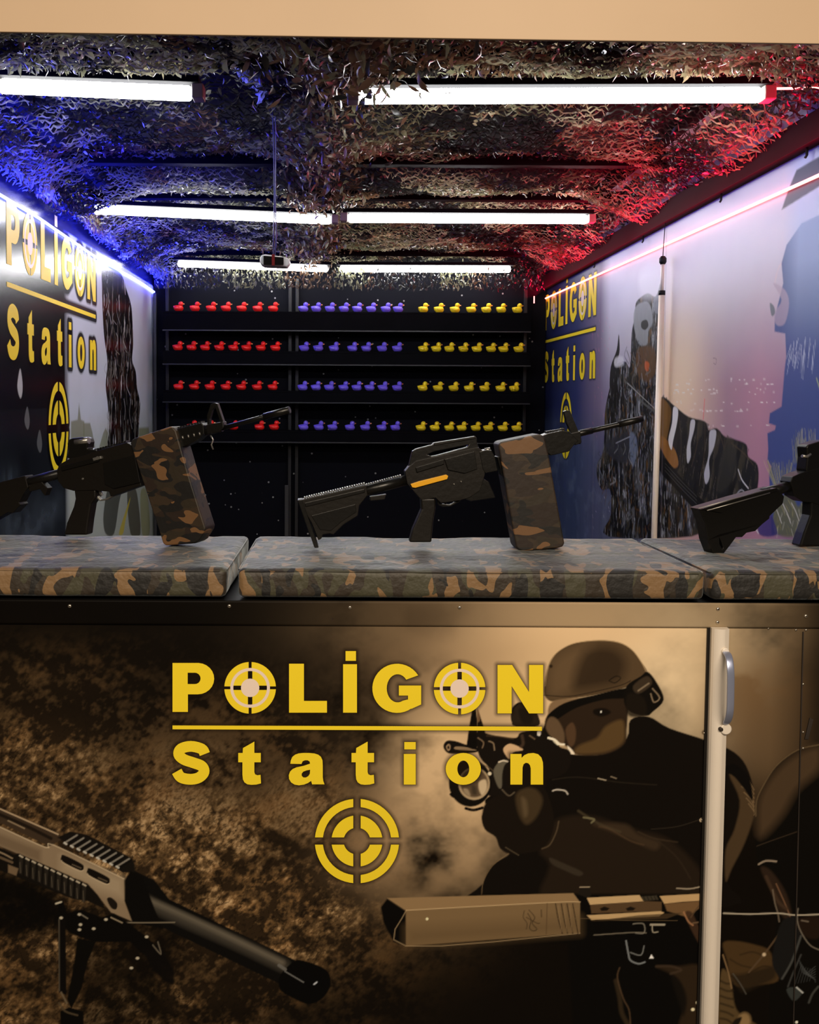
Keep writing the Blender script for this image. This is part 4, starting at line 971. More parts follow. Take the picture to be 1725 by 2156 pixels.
# ------------------------------------------------------------------ toy rifles resting on the cushions
ZA = zm((0, 840, 2.695)); ZM = zm((600, 840, 2.695)); ZR = zm((1200, 860, 3.286)); ZW = zm((1120, 400, 2.851))
class Rifle:
    def __init__(self, tr, px, py, Y, yaw, label):
        self.tr = tr; a = math.radians(yaw)
        self.Ud = Vector((math.cos(a), math.sin(a), 0)); self.n = Vector((math.sin(a), -math.cos(a), 0))
        self.p0 = atY(px, py, Y)
        self.root = empty('toy_rifle', (self.p0.x, self.p0.y, ZC)); tag(self.root, label, 'toy rifle', 'toy rifles resting on the cushions')
        self.parts = []
    def loc(self, q, w0=0):
        p = onplane(q[0], q[1], self.p0+self.n*w0, self.n)-self.p0
        return (p.dot(self.Ud), p.z)
    def w(self, u, v, w): return self.p0+self.Ud*u+Vector((0, 0, v))+self.n*w
    def part(self, name, pts, half, m, holes=(), bev=.0016, w0=0, tr=None, parent=None, sm=False):
        tr = tr or self.tr; P = [self.loc(q, w0+(half if name == 'box_magazine' else 0)) for q in tr(pts)]
        if sm: P = smooth_line(P, True, 4)
        H = [[self.loc(q, w0) for q in tr(h)] for h in holes]
        o = prism(name, [P]+H, lambda q: self.w(q[0], q[1], w0+half), lambda q: self.w(q[0], q[1], w0-half), M[m], None, bev)
        self.add(o, parent); return o
    def rod(self, name, pts, r, m, tr=None, w0=0, n=14, parent=None):
        tr = tr or self.tr; P = [self.loc(q, w0) for q in tr(pts)]
        o = rod(name, [self.w(q[0], q[1], w0) for q in P], r, M[m], None, n); self.add(o, parent); return o
    def add(self, o, parent=None):
        if parent: o.parent = parent; return
        kid(o, self.root); self.parts.append(o)
    def teeth(self, name, a, b, n, h, half, m, tr=None, parent=None):
        tr = tr or self.tr; A, B = [self.loc(q) for q in tr([a, b])]; bm = bmesh.new()
        du, dv = (B[0]-A[0])/n, (B[1]-A[1])/n; L = math.hypot(du, dv); nx, ny = -dv/L*h, du/L*h
        for i in range(n):
            x, y = A[0]+du*i, A[1]+dv*i
            q = [(x, y), (x+du*.55, y+dv*.55), (x+du*.55+nx, y+dv*.55+ny), (x+nx, y+ny)]
            prism_bm(bm, [q], lambda p: self.w(p[0], p[1], half), lambda p: self.w(p[0], p[1], -half))
        bmesh.ops.recalc_face_normals(bm, faces=bm.faces)
        self.add(link(name, bm_mesh(bm, name), M[m]), parent)
    def settle(self):
        """drop or lift the whole rifle so that its lowest point rests on the cushion"""
        bpy.context.view_layer.update()
        lo = min((o.matrix_world @ v.co).z for o in self.parts for v in o.data.vertices)
        self.root.location.z += (ZC-.003)-lo
        return lo-ZC

# middle rifle, whole
g = Rifle(ZM, 900, 1000, 2.055, 2, 'black toy rifle with yellow slot lying on the middle cushion, camouflage box upright')
g.part('stock', [(80, 575), (250, 536), (460, 488), (468, 545), (420, 605), (412, 662), (330, 712), (275, 768), (255, 762), (215, 768), (208, 790), (190, 800), (150, 700), (98, 612)], .015, 'gun_black')
g.part('butt_plate', [(72, 572), (98, 570), (192, 840), (168, 842)], .019, 'gun_dark')
g.part('cheek_rib', [(110, 588), (450, 508), (452, 530), (118, 612)], .018, 'gun_dark')
g.rod('buffer_tube', [(380, 545), (700, 462)], .0135, 'gun_dark')
g.part('stock_lever', [(482, 556), (575, 542), (565, 572), (484, 580)], .008, 'gun_black')
g.teeth('glint_notch', (110, 566), (460, 483), 26, .003, .012, 'gun_edge')  # pale metal dashes imitate glints along the stock's top edge
g.teeth('glint_notch', (462, 492), (665, 438), 16, .003, .008, 'gun_edge')
rc = g.part('receiver', [(678, 412), (700, 385), (740, 352), (840, 330), (1090, 275), (1122, 300), (1128, 430), (1100, 520), (1040, 560), (985, 575), (880, 590), (850, 560), (770, 572), (715, 510), (690, 480)], .016, 'gun_black')
g.part('yellow_port_cover', [(712, 486), (760, 470), (915, 432), (926, 440), (920, 458), (740, 507), (722, 505)], .004, 'gun_yellow', w0=.018, bev=.001)['label'] = 'yellow plastic ejection slot cover'
g.part('carry_handle', [(700, 388), (722, 298), (745, 285), (835, 262), (842, 254), (1078, 218), (1086, 228), (1086, 246), (1100, 285), (1060, 292), (835, 345), (800, 352)], .010, 'gun_dark', holes=[[(805, 318), (845, 300), (1040, 262), (1032, 276), (860, 322), (830, 328)]])
g.part('sight_rail', [(842, 252), (1078, 214), (1080, 226), (844, 266)], .013, 'gun_black', bev=.001)
g.part('front_ring', [(1095, 300), (1135, 290), (1165, 292), (1185, 330), (1200, 408), (1130, 422), (1115, 400)], .017, 'gun_dark')
g.rod('selector_pin', [(1135, 296), (1165, 290)], .006, 'gun_edge')
for q in ((1012, 400), (960, 487), (1000, 472)):
    u, v = g.loc(ZM([q])[0], .017); bm = bmesh.new(); r_ = .005 if q[0] == 1012 else .0022
    tube_bm(bm, [g.w(u, v, .015), g.w(u, v, .0185), g.w(u, v, .019)], [r_, r_, r_*.7], 14); g.add(link('pin', bm_mesh(bm, 'pin'), M['gun_edge']))
g.part('magazine_well', [(985, 480), (1100, 440), (1150, 470), (1190, 560), (1050, 580), (1000, 560)], .014, 'gun_dark')
g.part('pistol_grip', [(768, 565), (850, 565), (852, 620), (838, 700), (828, 812), (703, 812), (722, 740), (748, 680), (772, 625)], .0145, 'gun_black', bev=.004)
g.part('trigger_guard', [(858, 560), (1000, 530), (1008, 560), (992, 584), (940, 612), (895, 615), (868, 602)], .005, 'gun_dark', holes=[[(872, 572), (880, 596), (935, 602), (980, 578), (994, 550), (990, 542)]])
g.part('trigger', [(895, 560), (912, 556), (908, 578), (918, 598), (906, 600), (896, 580)], .003, 'gun_dark', bev=.0006)
g.part('side_plate', [(905, 345), (1075, 300), (1090, 400), (1020, 425), (925, 405)], .004, 'gun_dark', w0=.0165, bev=.001)
g.part('dust_cover', [(742, 392), (900, 345), (905, 372), (748, 420)], .004, 'gun_dark', w0=.017, bev=.001)
g.part('stock_recess', [(150, 665), (400, 600), (405, 645), (320, 700), (262, 750), (200, 745)], .003, 'gun_dark', w0=.0145, bev=.001)
T = .030
g.part('box_magazine', [(1212, 262), (1225, 247), (1440, 203), (1462, 208), (1476, 225), (1500, 330), (1588, 822), (1580, 842), (1550, 850), (1350, 868), (1322, 858), (1312, 838), (1240, 430)], T, 'camo_box', w0=0, bev=.004)['label'] = 'tall camouflage-covered ammunition box'
g.part('box_strap', [(1196, 330), (1212, 326), (1235, 430), (1222, 434)], T*.6, 'gun_dark')
g.part('handguard', [(1440, 215), (1480, 198), (1560, 180), (1600, 186), (1655, 238), (1630, 262), (1600, 300), (1500, 322), (1470, 300)], .017, 'gun_dark')
g.teeth('rail_tooth', (1480, 196), (1590, 178), 8, .004, .010, 'gun_black')
g.rod('barrel', [(240, 1478), (300, 1462), (360, 1448)], [.0095, .0085, .0085], 'gun_dark', tr=ZW)
g.rod('barrel', [(345, 1452), (440, 1430), (560, 1402), (662, 1378)], .0065, 'gun_dark', tr=ZW)
g.rod('muzzle_brake', [(520, 1411), (600, 1392), (664, 1377)], .0085, 'gun_dark', tr=ZW)
g.part('front_sight', [(188, 1332), (205, 1326), (226, 1328), (255, 1400), (285, 1470), (290, 1528), (258, 1530), (240, 1480), (205, 1400)], .006, 'gun_dark', tr=ZW, bev=.001)
g.part('gas_block', [(232, 1462), (285, 1450), (292, 1520), (255, 1535), (240, 1505)], .010, 'gun_dark', tr=ZW)
g.settle()

# left rifle, its stock leaves the frame
g = Rifle(ZA, 250, 1000, 2.135, -20, 'black toy rifle on the left cushion, muzzle in front of the red ducks')
g.part('stock', [(-330, 575), (0, 492), (165, 448), (182, 515), (155, 552), (130, 600), (140, 612), (95, 660), (70, 655), (40, 672), (-20, 705), (-60, 740), (-110, 770), (-150, 750), (-230, 700)], .016, 'gun_black')
g.part('butt_plate', [(-335, 575), (-310, 570), (-215, 735), (-243, 737)], .019, 'gun_dark')
g.rod('buffer_tube', [(100, 505), (200, 478), (400, 425)], .0135, 'gun_dark')
g.part('stock_lever', [(170, 500), (250, 485), (285, 520), (268, 565), (240, 525), (180, 540)], .010, 'gun_black')
g.part('receiver', [(345, 420), (360, 385), (420, 352), (480, 340), (560, 312), (740, 262), (790, 290), (822, 505), (740, 535), (650, 568), (640, 540), (560, 532), (440, 535), (385, 520), (352, 480)], .017, 'gun_black')
g.part('ejection_port', [(350, 400), (560, 345), (562, 372), (352, 425)], .003, 'gun_dark', w0=.018, bev=.001)
g.teeth('rail_tooth', (520, 318), (735, 260), 14, .0045, .010, 'gun_dark')
g.part('optic_sight', [(400, 350), (408, 310), (402, 268), (412, 245), (430, 238), (490, 232), (512, 238), (520, 262), (514, 296), (530, 302), (570, 304), (572, 322), (548, 338), (430, 358)], .015, 'gun_dark', bev=.003)
u, v = g.loc(ZA([(465, 265)])[0]); 
g.rod('sight_lens', [(430, 262), (505, 252)], .0085, 'gun_edge', w0=.010)
for q in ((553, 348), (680, 368), (660, 430), (470, 470)):
    u, v = g.loc(ZA([q])[0], .018); bm = bmesh.new(); tube_bm(bm, [g.w(u, v, .016), g.w(u, v, .0195)], [.0032, .0026], 12); g.add(link('pin', bm_mesh(bm, 'pin'), M['gun_edge']))
g.part('pistol_grip', [(440, 528), (560, 530), (562, 570), (535, 610), (520, 700), (510, 784), (383, 784), (398, 715), (436, 625), (446, 580)], .0145, 'gun_black', bev=.004)
g.part('trigger_guard', [(545, 520), (650, 505), (662, 540), (655, 566), (610, 590), (572, 596), (548, 575)], .005, 'gun_edge', holes=[[(556, 540), (560, 566), (578, 586), (606, 580), (645, 560), (650, 540), (640, 520), (600, 516)]])
g.part('trigger', [(566, 515), (586, 512), (572, 535), (585, 562), (574, 566), (562, 542)], .003, 'gun_edge', bev=.0006)
g.part('side_plate', [(590, 380), (770, 335), (800, 490), (650, 525), (600, 500)], .004, 'gun_dark', w0=.0175, bev=.001)
g.part('charging_latch', [(530, 352), (575, 340), (580, 356), (535, 368)], .004, 'gun_edge', w0=.018, bev=.0008)
T = .026
g.part('box_magazine', [(738, 268), (745, 250), (768, 238), (962, 175), (980, 178), (998, 198), (1070, 450), (1165, 750), (1160, 770), (1125, 825), (1105, 838), (940, 850), (925, 838), (900, 760), (815, 500)], T, 'camo_box', bev=.004)['label'] = 'leaning camouflage-covered ammunition box'
g.part('handguard', [(960, 205), (1010, 190), (1160, 152), (1172, 165), (1176, 215), (1130, 255), (1030, 300), (990, 290)], .016, 'gun_dark')
g.teeth('rail_tooth', (1020, 186), (1160, 150), 9, .004, .010, 'gun_black')
for k in range(4): g.rod('rail_screw', [(1035+k*32, 228-k*7), (1040+k*32, 245-k*7)], .0022, 'gun_edge', w0=.016, n=8)
g.rod('barrel', [(1140, 212), (1260, 182)], .0095, 'gun_dark'); g.rod('barrel', [(1240, 190), (1645, 80)], .0060, 'gun_dark')
g.rod('muzzle_brake', [(1500, 119), (1644, 80)], .0085, 'gun_dark')
g.part('front_sight', [(1182, 175), (1180, 110), (1200, 48), (1222, 40), (1240, 44), (1280, 165), (1272, 178), (1262, 170), (1226, 62), (1210, 80), (1196, 130), (1198, 175)], .005, 'gun_dark', bev=.001)
g.part('gas_block', [(1180, 165), (1275, 145), (1280, 180), (1250, 205), (1185, 215)], .010, 'gun_dark')
g.rod('sling_swivel', [(1195, 225), (1210, 250), (1200, 278), (1210, 305)], .002, 'gun_edge', n=8)
g.settle()

# right rifle, cut by the frame; pointing slightly into the booth
g = Rifle(ZR, 1560, 1050, 2.055, 18, 'black toy rifle at the right end of the counter, only its stock showing')
g.part('stock', [(866, 686), (1120, 612), (1400, 540), (1450, 600), (1440, 650), (1350, 735), (1348, 752), (1300, 790), (1250, 838), (1190, 850), (1160, 880), (1118, 880), (1085, 925), (1035, 990), (960, 992), (925, 900), (905, 780)], .016, 'gun_dark', holes=[[(1002, 880), (1020, 920), (1030, 955), (1022, 962), (1004, 925)]])
g.part('cheek_rib', [(866, 686), (1120, 610), (1385, 540), (1398, 560), (1130, 640), (1010, 710)], .020, 'gun_dark', bev=.001)
for k in range(2): g.rod('edge_ridge', [(890+k*60, 688+k*14), (1385, 552+k*28)], .0016, 'gun_edge', w0=.020, n=6)
g.rod('buffer_tube', [(1330, 590), (1560, 520)], .0145, 'gun_dark')
g.part('receiver', [(1490, 500), (1505, 465), (1560, 440), (1640, 415), (1725, 400), (2010, 318), (2060, 350), (2090, 560), (1900, 640), (1760, 680), (1640, 642), (1580, 636), (1520, 600)], .017, 'gun_dark')
g.part('optic_sight', [(1600, 420), (1610, 330), (1604, 262), (1615, 244), (1700, 218), (1770, 212), (1790, 240), (1790, 400), (1700, 430), (1610, 440)], .016, 'gun_dark', bev=.003)
g.rod('sight_knob', [(1608, 325), (1640, 330), (1665, 312)], .004, 'gun_edge', w0=.015, n=8)
g.part('pistol_grip', [(1640, 630), (1790, 650), (1765, 740), (1740, 850), (1715, 942), (1562, 942), (1590, 850), (1635, 730)], .015, 'gun_dark', bev=.004)
g.part('trigger_guard', [(1775, 640), (1900, 610), (1905, 680), (1840, 712), (1790, 705)], .005, 'gun_dark', holes=[[(1790, 655), (1888, 630), (1890, 672), (1838, 698), (1800, 692)]])
g.part('trigger', [(1815, 640), (1832, 636), (1826, 660), (1836, 684), (1824, 686), (1812, 662)], .003, 'gun_dark', bev=.0006)
g.part('box_magazine', [(2000, 330), (2260, 262), (2285, 280), (2400, 850), (2380, 860), (2170, 868), (2145, 855)], .028, 'camo_box', bev=.004)['label'] = 'camouflage-covered ammunition box'
g.part('handguard', [(2240, 290), (2430, 240), (2445, 310), (2260, 370)], .016, 'gun_dark')
g.rod('barrel', [(2400, 290), (2690, 212)], .0065, 'gun_dark')
g.settle()
# ------------------------------------------------------------------ light tubes, beams, LED strips
def lamp(label, pa, pb, Y, Yb=None, group=None, ends=True):
    A, B = atY(pa[0], pa[1], Y), atY(pb[0], pb[1], Yb or Y)
    c = (A+B)/2; d = (B-A).normalized(); r = .0265
    root = empty('tube_light', c); tag(root, label, 'tube light', 'white tube lights under the net ceiling')
    bm = bmesh.new(); tube_bm(bm, [A, A+d*.004, A+d*.012, B-d*.012, B-d*.004, B], [r*.5, r*.85, r, r, r*.85, r*.5], 20)
    kid(link('glowing_tube', bm_mesh(bm, 'glowing_tube'), M['tube']), root)
    if ends:
        for P, s in ((A, -1), (B, 1)):
            a_, b_ = P+d*s*.003, P+d*s*.045
            x0, x1 = sorted((a_.x, b_.x)); z = P.z+.002
            box('end_cap', x0, x1, P.y-.026, P.y+.03, z-.024, z+.026, M['cap_grey'], root, .004)
    x0, x1 = A.x-.03, B.x+.03
    h = prism('housing', [[(x0, A.z+.028), (x1, B.z+.028), (x1, B.z+.052), (x0, A.z+.052)]], lambda q: Vector((q[0], Y-.034, q[1])), lambda q: Vector((q[0], Y+.034, q[1])), M['beam_black'], root, .002)
    for s in (.15, .85):
        P = A.lerp(B, s)
        rod('hanger', [(P.x, P.y, P.z+.045), (P.x, P.y, ZT-.03)], .003, M['black_steel'], root, 6)
    return root
Y1, Y2, Y3 = 2.29*KS, 3.82*KS, 5.25*KS
lamp('short white tube light at the front left, nearest left of the hanging cord', (2, 181), (404, 197), Y1)
lamp('long white tube light at the front right, largest of all', (758, 203), (1602, 200), Y1)
lamp('white tube light in the middle row, left one crossed by the hanging cord', (200, 441), (697, 463), Y2)
lamp('white tube light in the middle row, right one below the cross beam', (733, 459), (1237, 462), Y2)
lamp('white tube light in the rear row, left one behind the hanging device', (375, 555), (690, 566), Y3, ends=False)
lamp('white tube light in the rear row, right one above the yellow ducks', (716, 566), (1075, 567), Y3, ends=False)
def beam(name, Y, z0, z1, dy, label):
    o = box(name, XL+.12, XR-.12, Y-dy, Y+dy, z0, z1, M['beam_black'], None, .003)
    tag(o, label, 'ceiling beam'); return o
beam('cross_beam', Y1+.005, 2.748, 2.81, .03, 'black steel cross beam over the front tube lights')
beam('cross_beam', 3.29*KS, atY(860, 350, 3.29*KS).z, ZT-.01, .03, 'bare black steel cross beam between front and middle lights')
beam('cross_beam', Y2+.005, 2.755, 2.81, .03, 'black steel cross beam over the middle tube lights')
beam('cross_beam', Y3+.005, 2.755, 2.81, .03, 'black steel cross beam over the rear tube lights')
o = box('wall_beam', XR-.055, XR-.003, 1.98, YB-.06, EYE+.742*KS, EYE+.825*KS, M['beam_black'], None, .002); tag(o, 'black steel beam along the top of the right wall print', 'wall beam')
# the LED strips throw their light upwards on to the net
def led_glow(name, X, tilt, z, power, color, wdt=.03):
    l = bpy.data.lights.new(name, 'AREA'); l.shape = 'RECTANGLE'; l.size = YB-2.4; l.size_y = wdt; l.energy = power; l.color = color; l.spread = math.radians(165)
    o = bpy.data.objects.new(name, l); COL.objects.link(o)
    zax = Vector((-tilt, 0, -1)).normalized(); xax = Vector((0, 1, 0)); yax = zax.cross(xax)
    o.matrix_world = Matrix(((xax.x, yax.x, zax.x, X), (xax.y, yax.y, zax.y, (YB+2.2)/2), (xax.z, yax.z, zax.z, z), (0, 0, 0, 1)))
led_glow('led_strip_light', XL+.03, .30, EYE+.735*KS, BLUE_W, (.01, .015, 1.0))
led_glow('led_strip_light', XR-.085, -.55, EYE+.70*KS, RED_W, (1.0, .0, .05))
# small hooks under the right beam
for px, py in ((1355, 485), (1253, 527), (1520, 372), (1700, 300)):
    p = atX(px, py, XR-.03)
    h = rod('beam_hook', [(p.x, p.y, EYE+.745*KS), (p.x, p.y, EYE+.72*KS), (p.x-.006, p.y, EYE+.712*KS)], .005, M['black_steel'], None, 8)
    tag(h, 'small black hook under the right beam, ' + {1355: 'just left of the hanging rod cord', 1253: 'above the yellow N of the wall lettering', 1520: 'right of the hanging rod', 1700: 'nearest the front right'}[px], 'hook')
def led(pts3, m, label, r):
    o = rod('led_strip', pts3, r, M[m], None, 8); tag(o, label, 'LED strip'); return o
YD_ = 5.32*KS
A = atX(328, 617, XL+.012); B = atX(0, 412, XL+.012); d = (B-A).normalized()
mid = [A+(B-A)*t+Vector((0, 0, .010*math.sin(t*9))) for t in (0, .12, .25, .4, .55, .7, .85, 1)]
led(mid+[B+d*((2.05-B.y)/d.y)], 'led_blue', 'glowing blue-white LED strip along the left wall above the lettering', .0075)
A = atX(1143, 631, XR-.012); B = atX(1725, 369, XR-.012); d = (B-A).normalized()
led([A, A.lerp(B, .3), A.lerp(B, .6), B, B+d*((2.05-B.y)/d.y)], 'led_red', 'glowing red LED strip along the right wall', .0070)
A = atY(1606, 187, Y1-.02); B = atY(1840, 185, Y1-.02)
led([A, Vector((min(B.x, XR-.02), B.y, B.z))], 'led_red', 'short red LED strip at the end of the large front tube light', .0045)
p = atY(1125, 631, YD_+.1565)
led([(p.x, p.y, p.z-.03), (p.x, p.y, p.z+.03)], 'led_red', 'tiny red light in the far right corner by the duck rack', .005)

# ------------------------------------------------------------------ rack of duck shelves on the back wall
YD = 5.32*KS
rack = empty('duck_rack', (0, YD, .16)); tag(rack, 'black steel rack with four rows of shelves for toy ducks', 'shelf rack')
def X_(px, py=800): return atY(px, py, YD).x
def Z_(py, px=710): return atY(px, py, YD).z
rowz = [atY(500, 657, YD).z, atY(500, 739.5, YD).z, atY(500, 822, YD).z, atY(500, 905.5, YD).z]
lipz = [Z_(697, 500), Z_(768, 500), Z_(847, 500), Z_(930, 500)]
xa, xb = X_(346), X_(1113)
M['lip'] = mat('lip', (40, 41, 44), .4, .3)
for i in range(4):
    box('shelf', xa, xb, YD-.06, YD+.10, rowz[i]-.018, rowz[i], M['black_shelf'], rack, .002)
    box('apron', xa, xb, YD-.062, YD-.05, lipz[i]+.004, rowz[i]-.0185, M['black_shelf'], rack)
    box('shelf_lip', xa, xb, YD-.072, YD-.05, lipz[i]-.006, lipz[i]+.004, M['lip'], rack, .001)
for px in (347, 609, 624, 1111):
    x = X_(px); box('upright', x-.014, x+.014, YD+.101, YD+.13, .16, EYE+.80*KS, M['black_steel'], rack, .002)
x = X_(606); box('leg', x-.016, x+.016, YD-.10, YD-.07, .16, Z_(1020), M['lip'], rack, .002)
bc = box('backdrop', XL+.01, XR-.01, YD+.16, YD+.17, .16, EYE+.84*KS, M['speckled'], None); tag(bc, 'black cloth backdrop speckled with pale marks behind the ducks', 'backdrop')
for px, s in ((327, 1), ):
    a_ = atX(px, 800, XL+.03)
    cp = box('corner_profile', a_.x-.012, a_.x+.012, a_.y-.012, a_.y+.012, .16, EYE+.70*KS, M['lip'], None, .002); tag(cp, 'grey metal corner profile between left wall print and duck rack', 'corner profile')

def duck_mesh():
    def rings(bm, prof, n=18):
        R = []
        for x, z, ry, rz in prof:
            R.append([bm.verts.new((x, ry*math.cos(a), z+rz*math.sin(a))) for a in [2*math.pi*k/n for k in range(n)]])
        for a, b in zip(R, R[1:]):
            for k in range(n): bm.faces.new((a[k], a[(k+1) % n], b[(k+1) % n], b[k])).smooth = True
        bm.faces.new(R[0][::-1]); bm.faces.new(R[-1])
    bm = bmesh.new()
    # body, tail up at the left
    rings(bm, [(-.041, .037, .003, .003), (-.038, .033, .010, .009), (-.032, .027, .020, .016), (-.022, .0235, .027, .022), (-.008, .0235, .030, .0235), (.008, .0235, .029, .0235), (.021, .0235, .025, .0215), (.029, .023, .017, .015), (.0345, .023, .006, .005)])
    r = bmesh.ops.create_uvsphere(bm, u_segments=18, v_segments=12, radius=.0185)
    for v in r['verts']: v.co += Vector((.016, 0, .055))
    r = bmesh.ops.create_uvsphere(bm, u_segments=14, v_segments=8, radius=.0135)
    for v in r['verts']: v.co = Vector((v.co.x+.015, v.co.y, v.co.z*1.1+.040))
    for s in (-1, 1):     # wings
        r = bmesh.ops.create_uvsphere(bm, u_segments=14, v_segments=8, radius=1)
        for v in r['verts']: v.co = Vector((v.co.x*.019-.010, v.co.y*.006+s*.0275, v.co.z*.011+.024+v.co.x*-.004))
    for f in bm.faces: f.smooth = True
    bmesh.ops.recalc_face_normals(bm, faces=bm.faces)
    return bm_mesh(bm, 'toy_duck')
def beak_mesh():
    bm = bmesh.new()
    r = bmesh.ops.create_uvsphere(bm, u_segments=12, v_segments=8, radius=1)
    for v in r['verts']:
        v.co = Vector((v.co.x*.0085+.0365, v.co.y*.008*(1-.3*v.co.x), v.co.z*.0042+.0535+(.002 if v.co.z > 0 and v.co.x > .3 else 0)))
    for f in bm.faces: f.smooth = True
    return bm_mesh(bm, 'beak')
DUCKS = {
 'red': [[376.5, 411, 445.4, 476.6, 509.7, 543.3, 576], [375, 404, 432.5, 462.4, 492, 519.7, 549.9, 580.5], [376.5, 409.6, 442.5, 476, 508.7, 542, 575], [405, 441, 492, 547, 578]],
 'purple': [[639.5, 666.5, 695.7, 725, 753, 782.4, 813.3, 839], [641, 671, 704, 742.7, 772, 805.3, 837.3], [638, 666, 694, 724, 752, 779, 807, 837], [639.7, 672, 701, 737.6, 770, 804.5, 833.3]],
 'yellow': [[892, 925, 958.7, 993, 1024.8, 1056, 1090], [892, 919.5, 947, 976.5, 1005, 1034.7, 1061, 1093], [890.7, 923, 956, 988.5, 1021, 1055, 1083.5], [887, 916, 946.7, 973, 1002.7, 1029, 1059.5, 1088.5]]}
ORD = ['first', 'second', 'third', 'fourth', 'fifth', 'sixth', 'seventh', 'eighth']
SH = ['top', 'second', 'third', 'bottom']
bk = beak_mesh(); bk.transform(Matrix.Scale(1.13, 4)); bk.materials.append(M['beak'])
r0 = random.Random(3)
for col, rows in DUCKS.items():
    dm = duck_mesh(); dm.name = 'toy_duck_'+col
    dm.transform(Matrix.Scale(1.13, 4))
    proto = link('toy_duck', dm, M['duck_'+col]); pb = link('beak', bk, None, proto)
    first = True
    for i, row in enumerate(rows):
        for j, px in enumerate(row):
            if first: d = proto; first = False
            else:
                d = proto.copy(); COL.objects.link(d); b_ = pb.copy(); COL.objects.link(b_); b_.parent = d
            p = atY(px, 700, YD-.02); d.location = (atY(px, 657+82.5*i, YD-.02).x, YD-.02, rowz[i]); d.rotation_euler = (0, 0, r0.uniform(-.22, .22))
            if i == 3 and col == 'red':
                lab = ['red toy duck on the bottom shelf, leftmost visible above the left rifle', 'red toy duck on the bottom shelf, second from the left behind the rifle', 'red toy duck on the bottom shelf, third from the left behind the barrel', 'red toy duck on the bottom shelf, just below the rifle muzzle', 'red toy duck on the bottom shelf, rightmost of the red ones'][j]
            else:
                lab = '%s toy duck on the %s shelf, %s from the left in its colour' % (col, SH[i], ORD[j])
            tag(d, lab, 'toy duck', '%s toy ducks on the shelves' % col)

# ------------------------------------------------------------------ telescopic rod with its cord on the right wall
XP = XR-.05
T0 = atX(1396, 552, XP); Bq = atX(1378, 1120, XP)
def onrod(z): k = (z-T0.z)/(Bq.z-T0.z); return T0+(Bq-T0)*k
tp = empty('telescopic_rod', tuple(onrod(.16))); tag(tp, 'thin silver telescopic rod standing against the right wall', 'rod')
zj = atX(1393, 617, XP).z
rod('lower_rod', [onrod(.16), onrod(zj)], .0155, M['chrome_m'] if 'chrome_m' in M else M['alu'], tp, 16)
rod('upper_rod', [onrod(zj-.005), T0], .0095, M['alu'], tp, 14)
rod('joint', [onrod(zj-.012), onrod(zj+.012)], .0175, M['black_steel'], tp, 16)
q = T0; bm = bmesh.new(); tube_bm(bm, [q+Vector((0, 0, -.012)), q+Vector((0, 0, .0)), q+Vector((0, 0, .02)), q+Vector((0, 0, .032))], [.012, .019, .019, .010], 14)
kid(link('cap', bm_mesh(bm, 'cap', True), M['black_steel']), tp)
tcd = atX(1402, 456, XP+.01)
rod('hanging_cord', [q+Vector((0, 0, .03)), q+Vector((.004, .003, .10)), Vector((XP+.01, tcd.y, tcd.z))], .0022, M['black_steel'], tp, 6)

# ------------------------------------------------------------------ small device hanging on its cord
YH = 2.62*KS
dv = empty('hanging_device', tuple(atY(580, 553, YH))); tag(dv, 'small white and black device hanging on a cord in mid air', 'hanging device')
c = atY(580, 553, YH)
body = prism('body', [[(c.x-.062, c.z+.004), (c.x-.056, c.z+.026), (c.x-.040, c.z+.030), (c.x+.045, c.z+.018), (c.x+.060, c.z+.010), (c.x+.062, c.z-.004), (c.x+.050, c.z-.022), (c.x-.045, c.z-.018), (c.x-.060, c.z-.010)]], lambda q: Vector((q[0], YH-.03, q[1])), lambda q: Vector((q[0], YH+.03, q[1])), M['white_plastic'], dv, .005)
prism('dark_face', [[(c.x-.046, c.z+.022), (c.x+.036, c.z+.016), (c.x+.036, c.z-.014), (c.x-.046, c.z-.014)]], lambda q: Vector((q[0], YH-.035, q[1])), lambda q: Vector((q[0], YH-.029, q[1])), M['gun_dark'], dv, .001)
prism('red_band', [[(c.x-.012, c.z+.028), (c.x, c.z+.028), (c.x, c.z-.018), (c.x-.012, c.z-.018)]], lambda q: Vector((q[0], YH-.0375, q[1])), lambda q: Vector((q[0], YH-.034, q[1])), M['cable_red'], dv)
a_, b_, e_ = atY(574, 228, YH), atY(578, 300, YH), atY(578, 420, YH)
kk = ZT-.06
rod('cord', [(a_.x-.01, YH+.01, kk), (a_.x, YH, a_.z), (b_.x-.003, YH, b_.z), (e_.x, YH, e_.z), (c.x-.008, YH, c.z+.10), (c.x-.008, YH, c.z+.025)], .0028, M['cable_dark'], dv, 6)
rod('cord', [(a_.x+.012, YH-.01, kk), (a_.x+.012, YH-.005, a_.z-.03), (b_.x+.006, YH-.005, b_.z), (e_.x+.004, YH-.005, e_.z), (c.x+.004, YH-.005, c.z+.10), (c.x-.002, YH-.005, c.z+.025)], .0028, M['cable_dark'], dv, 6)
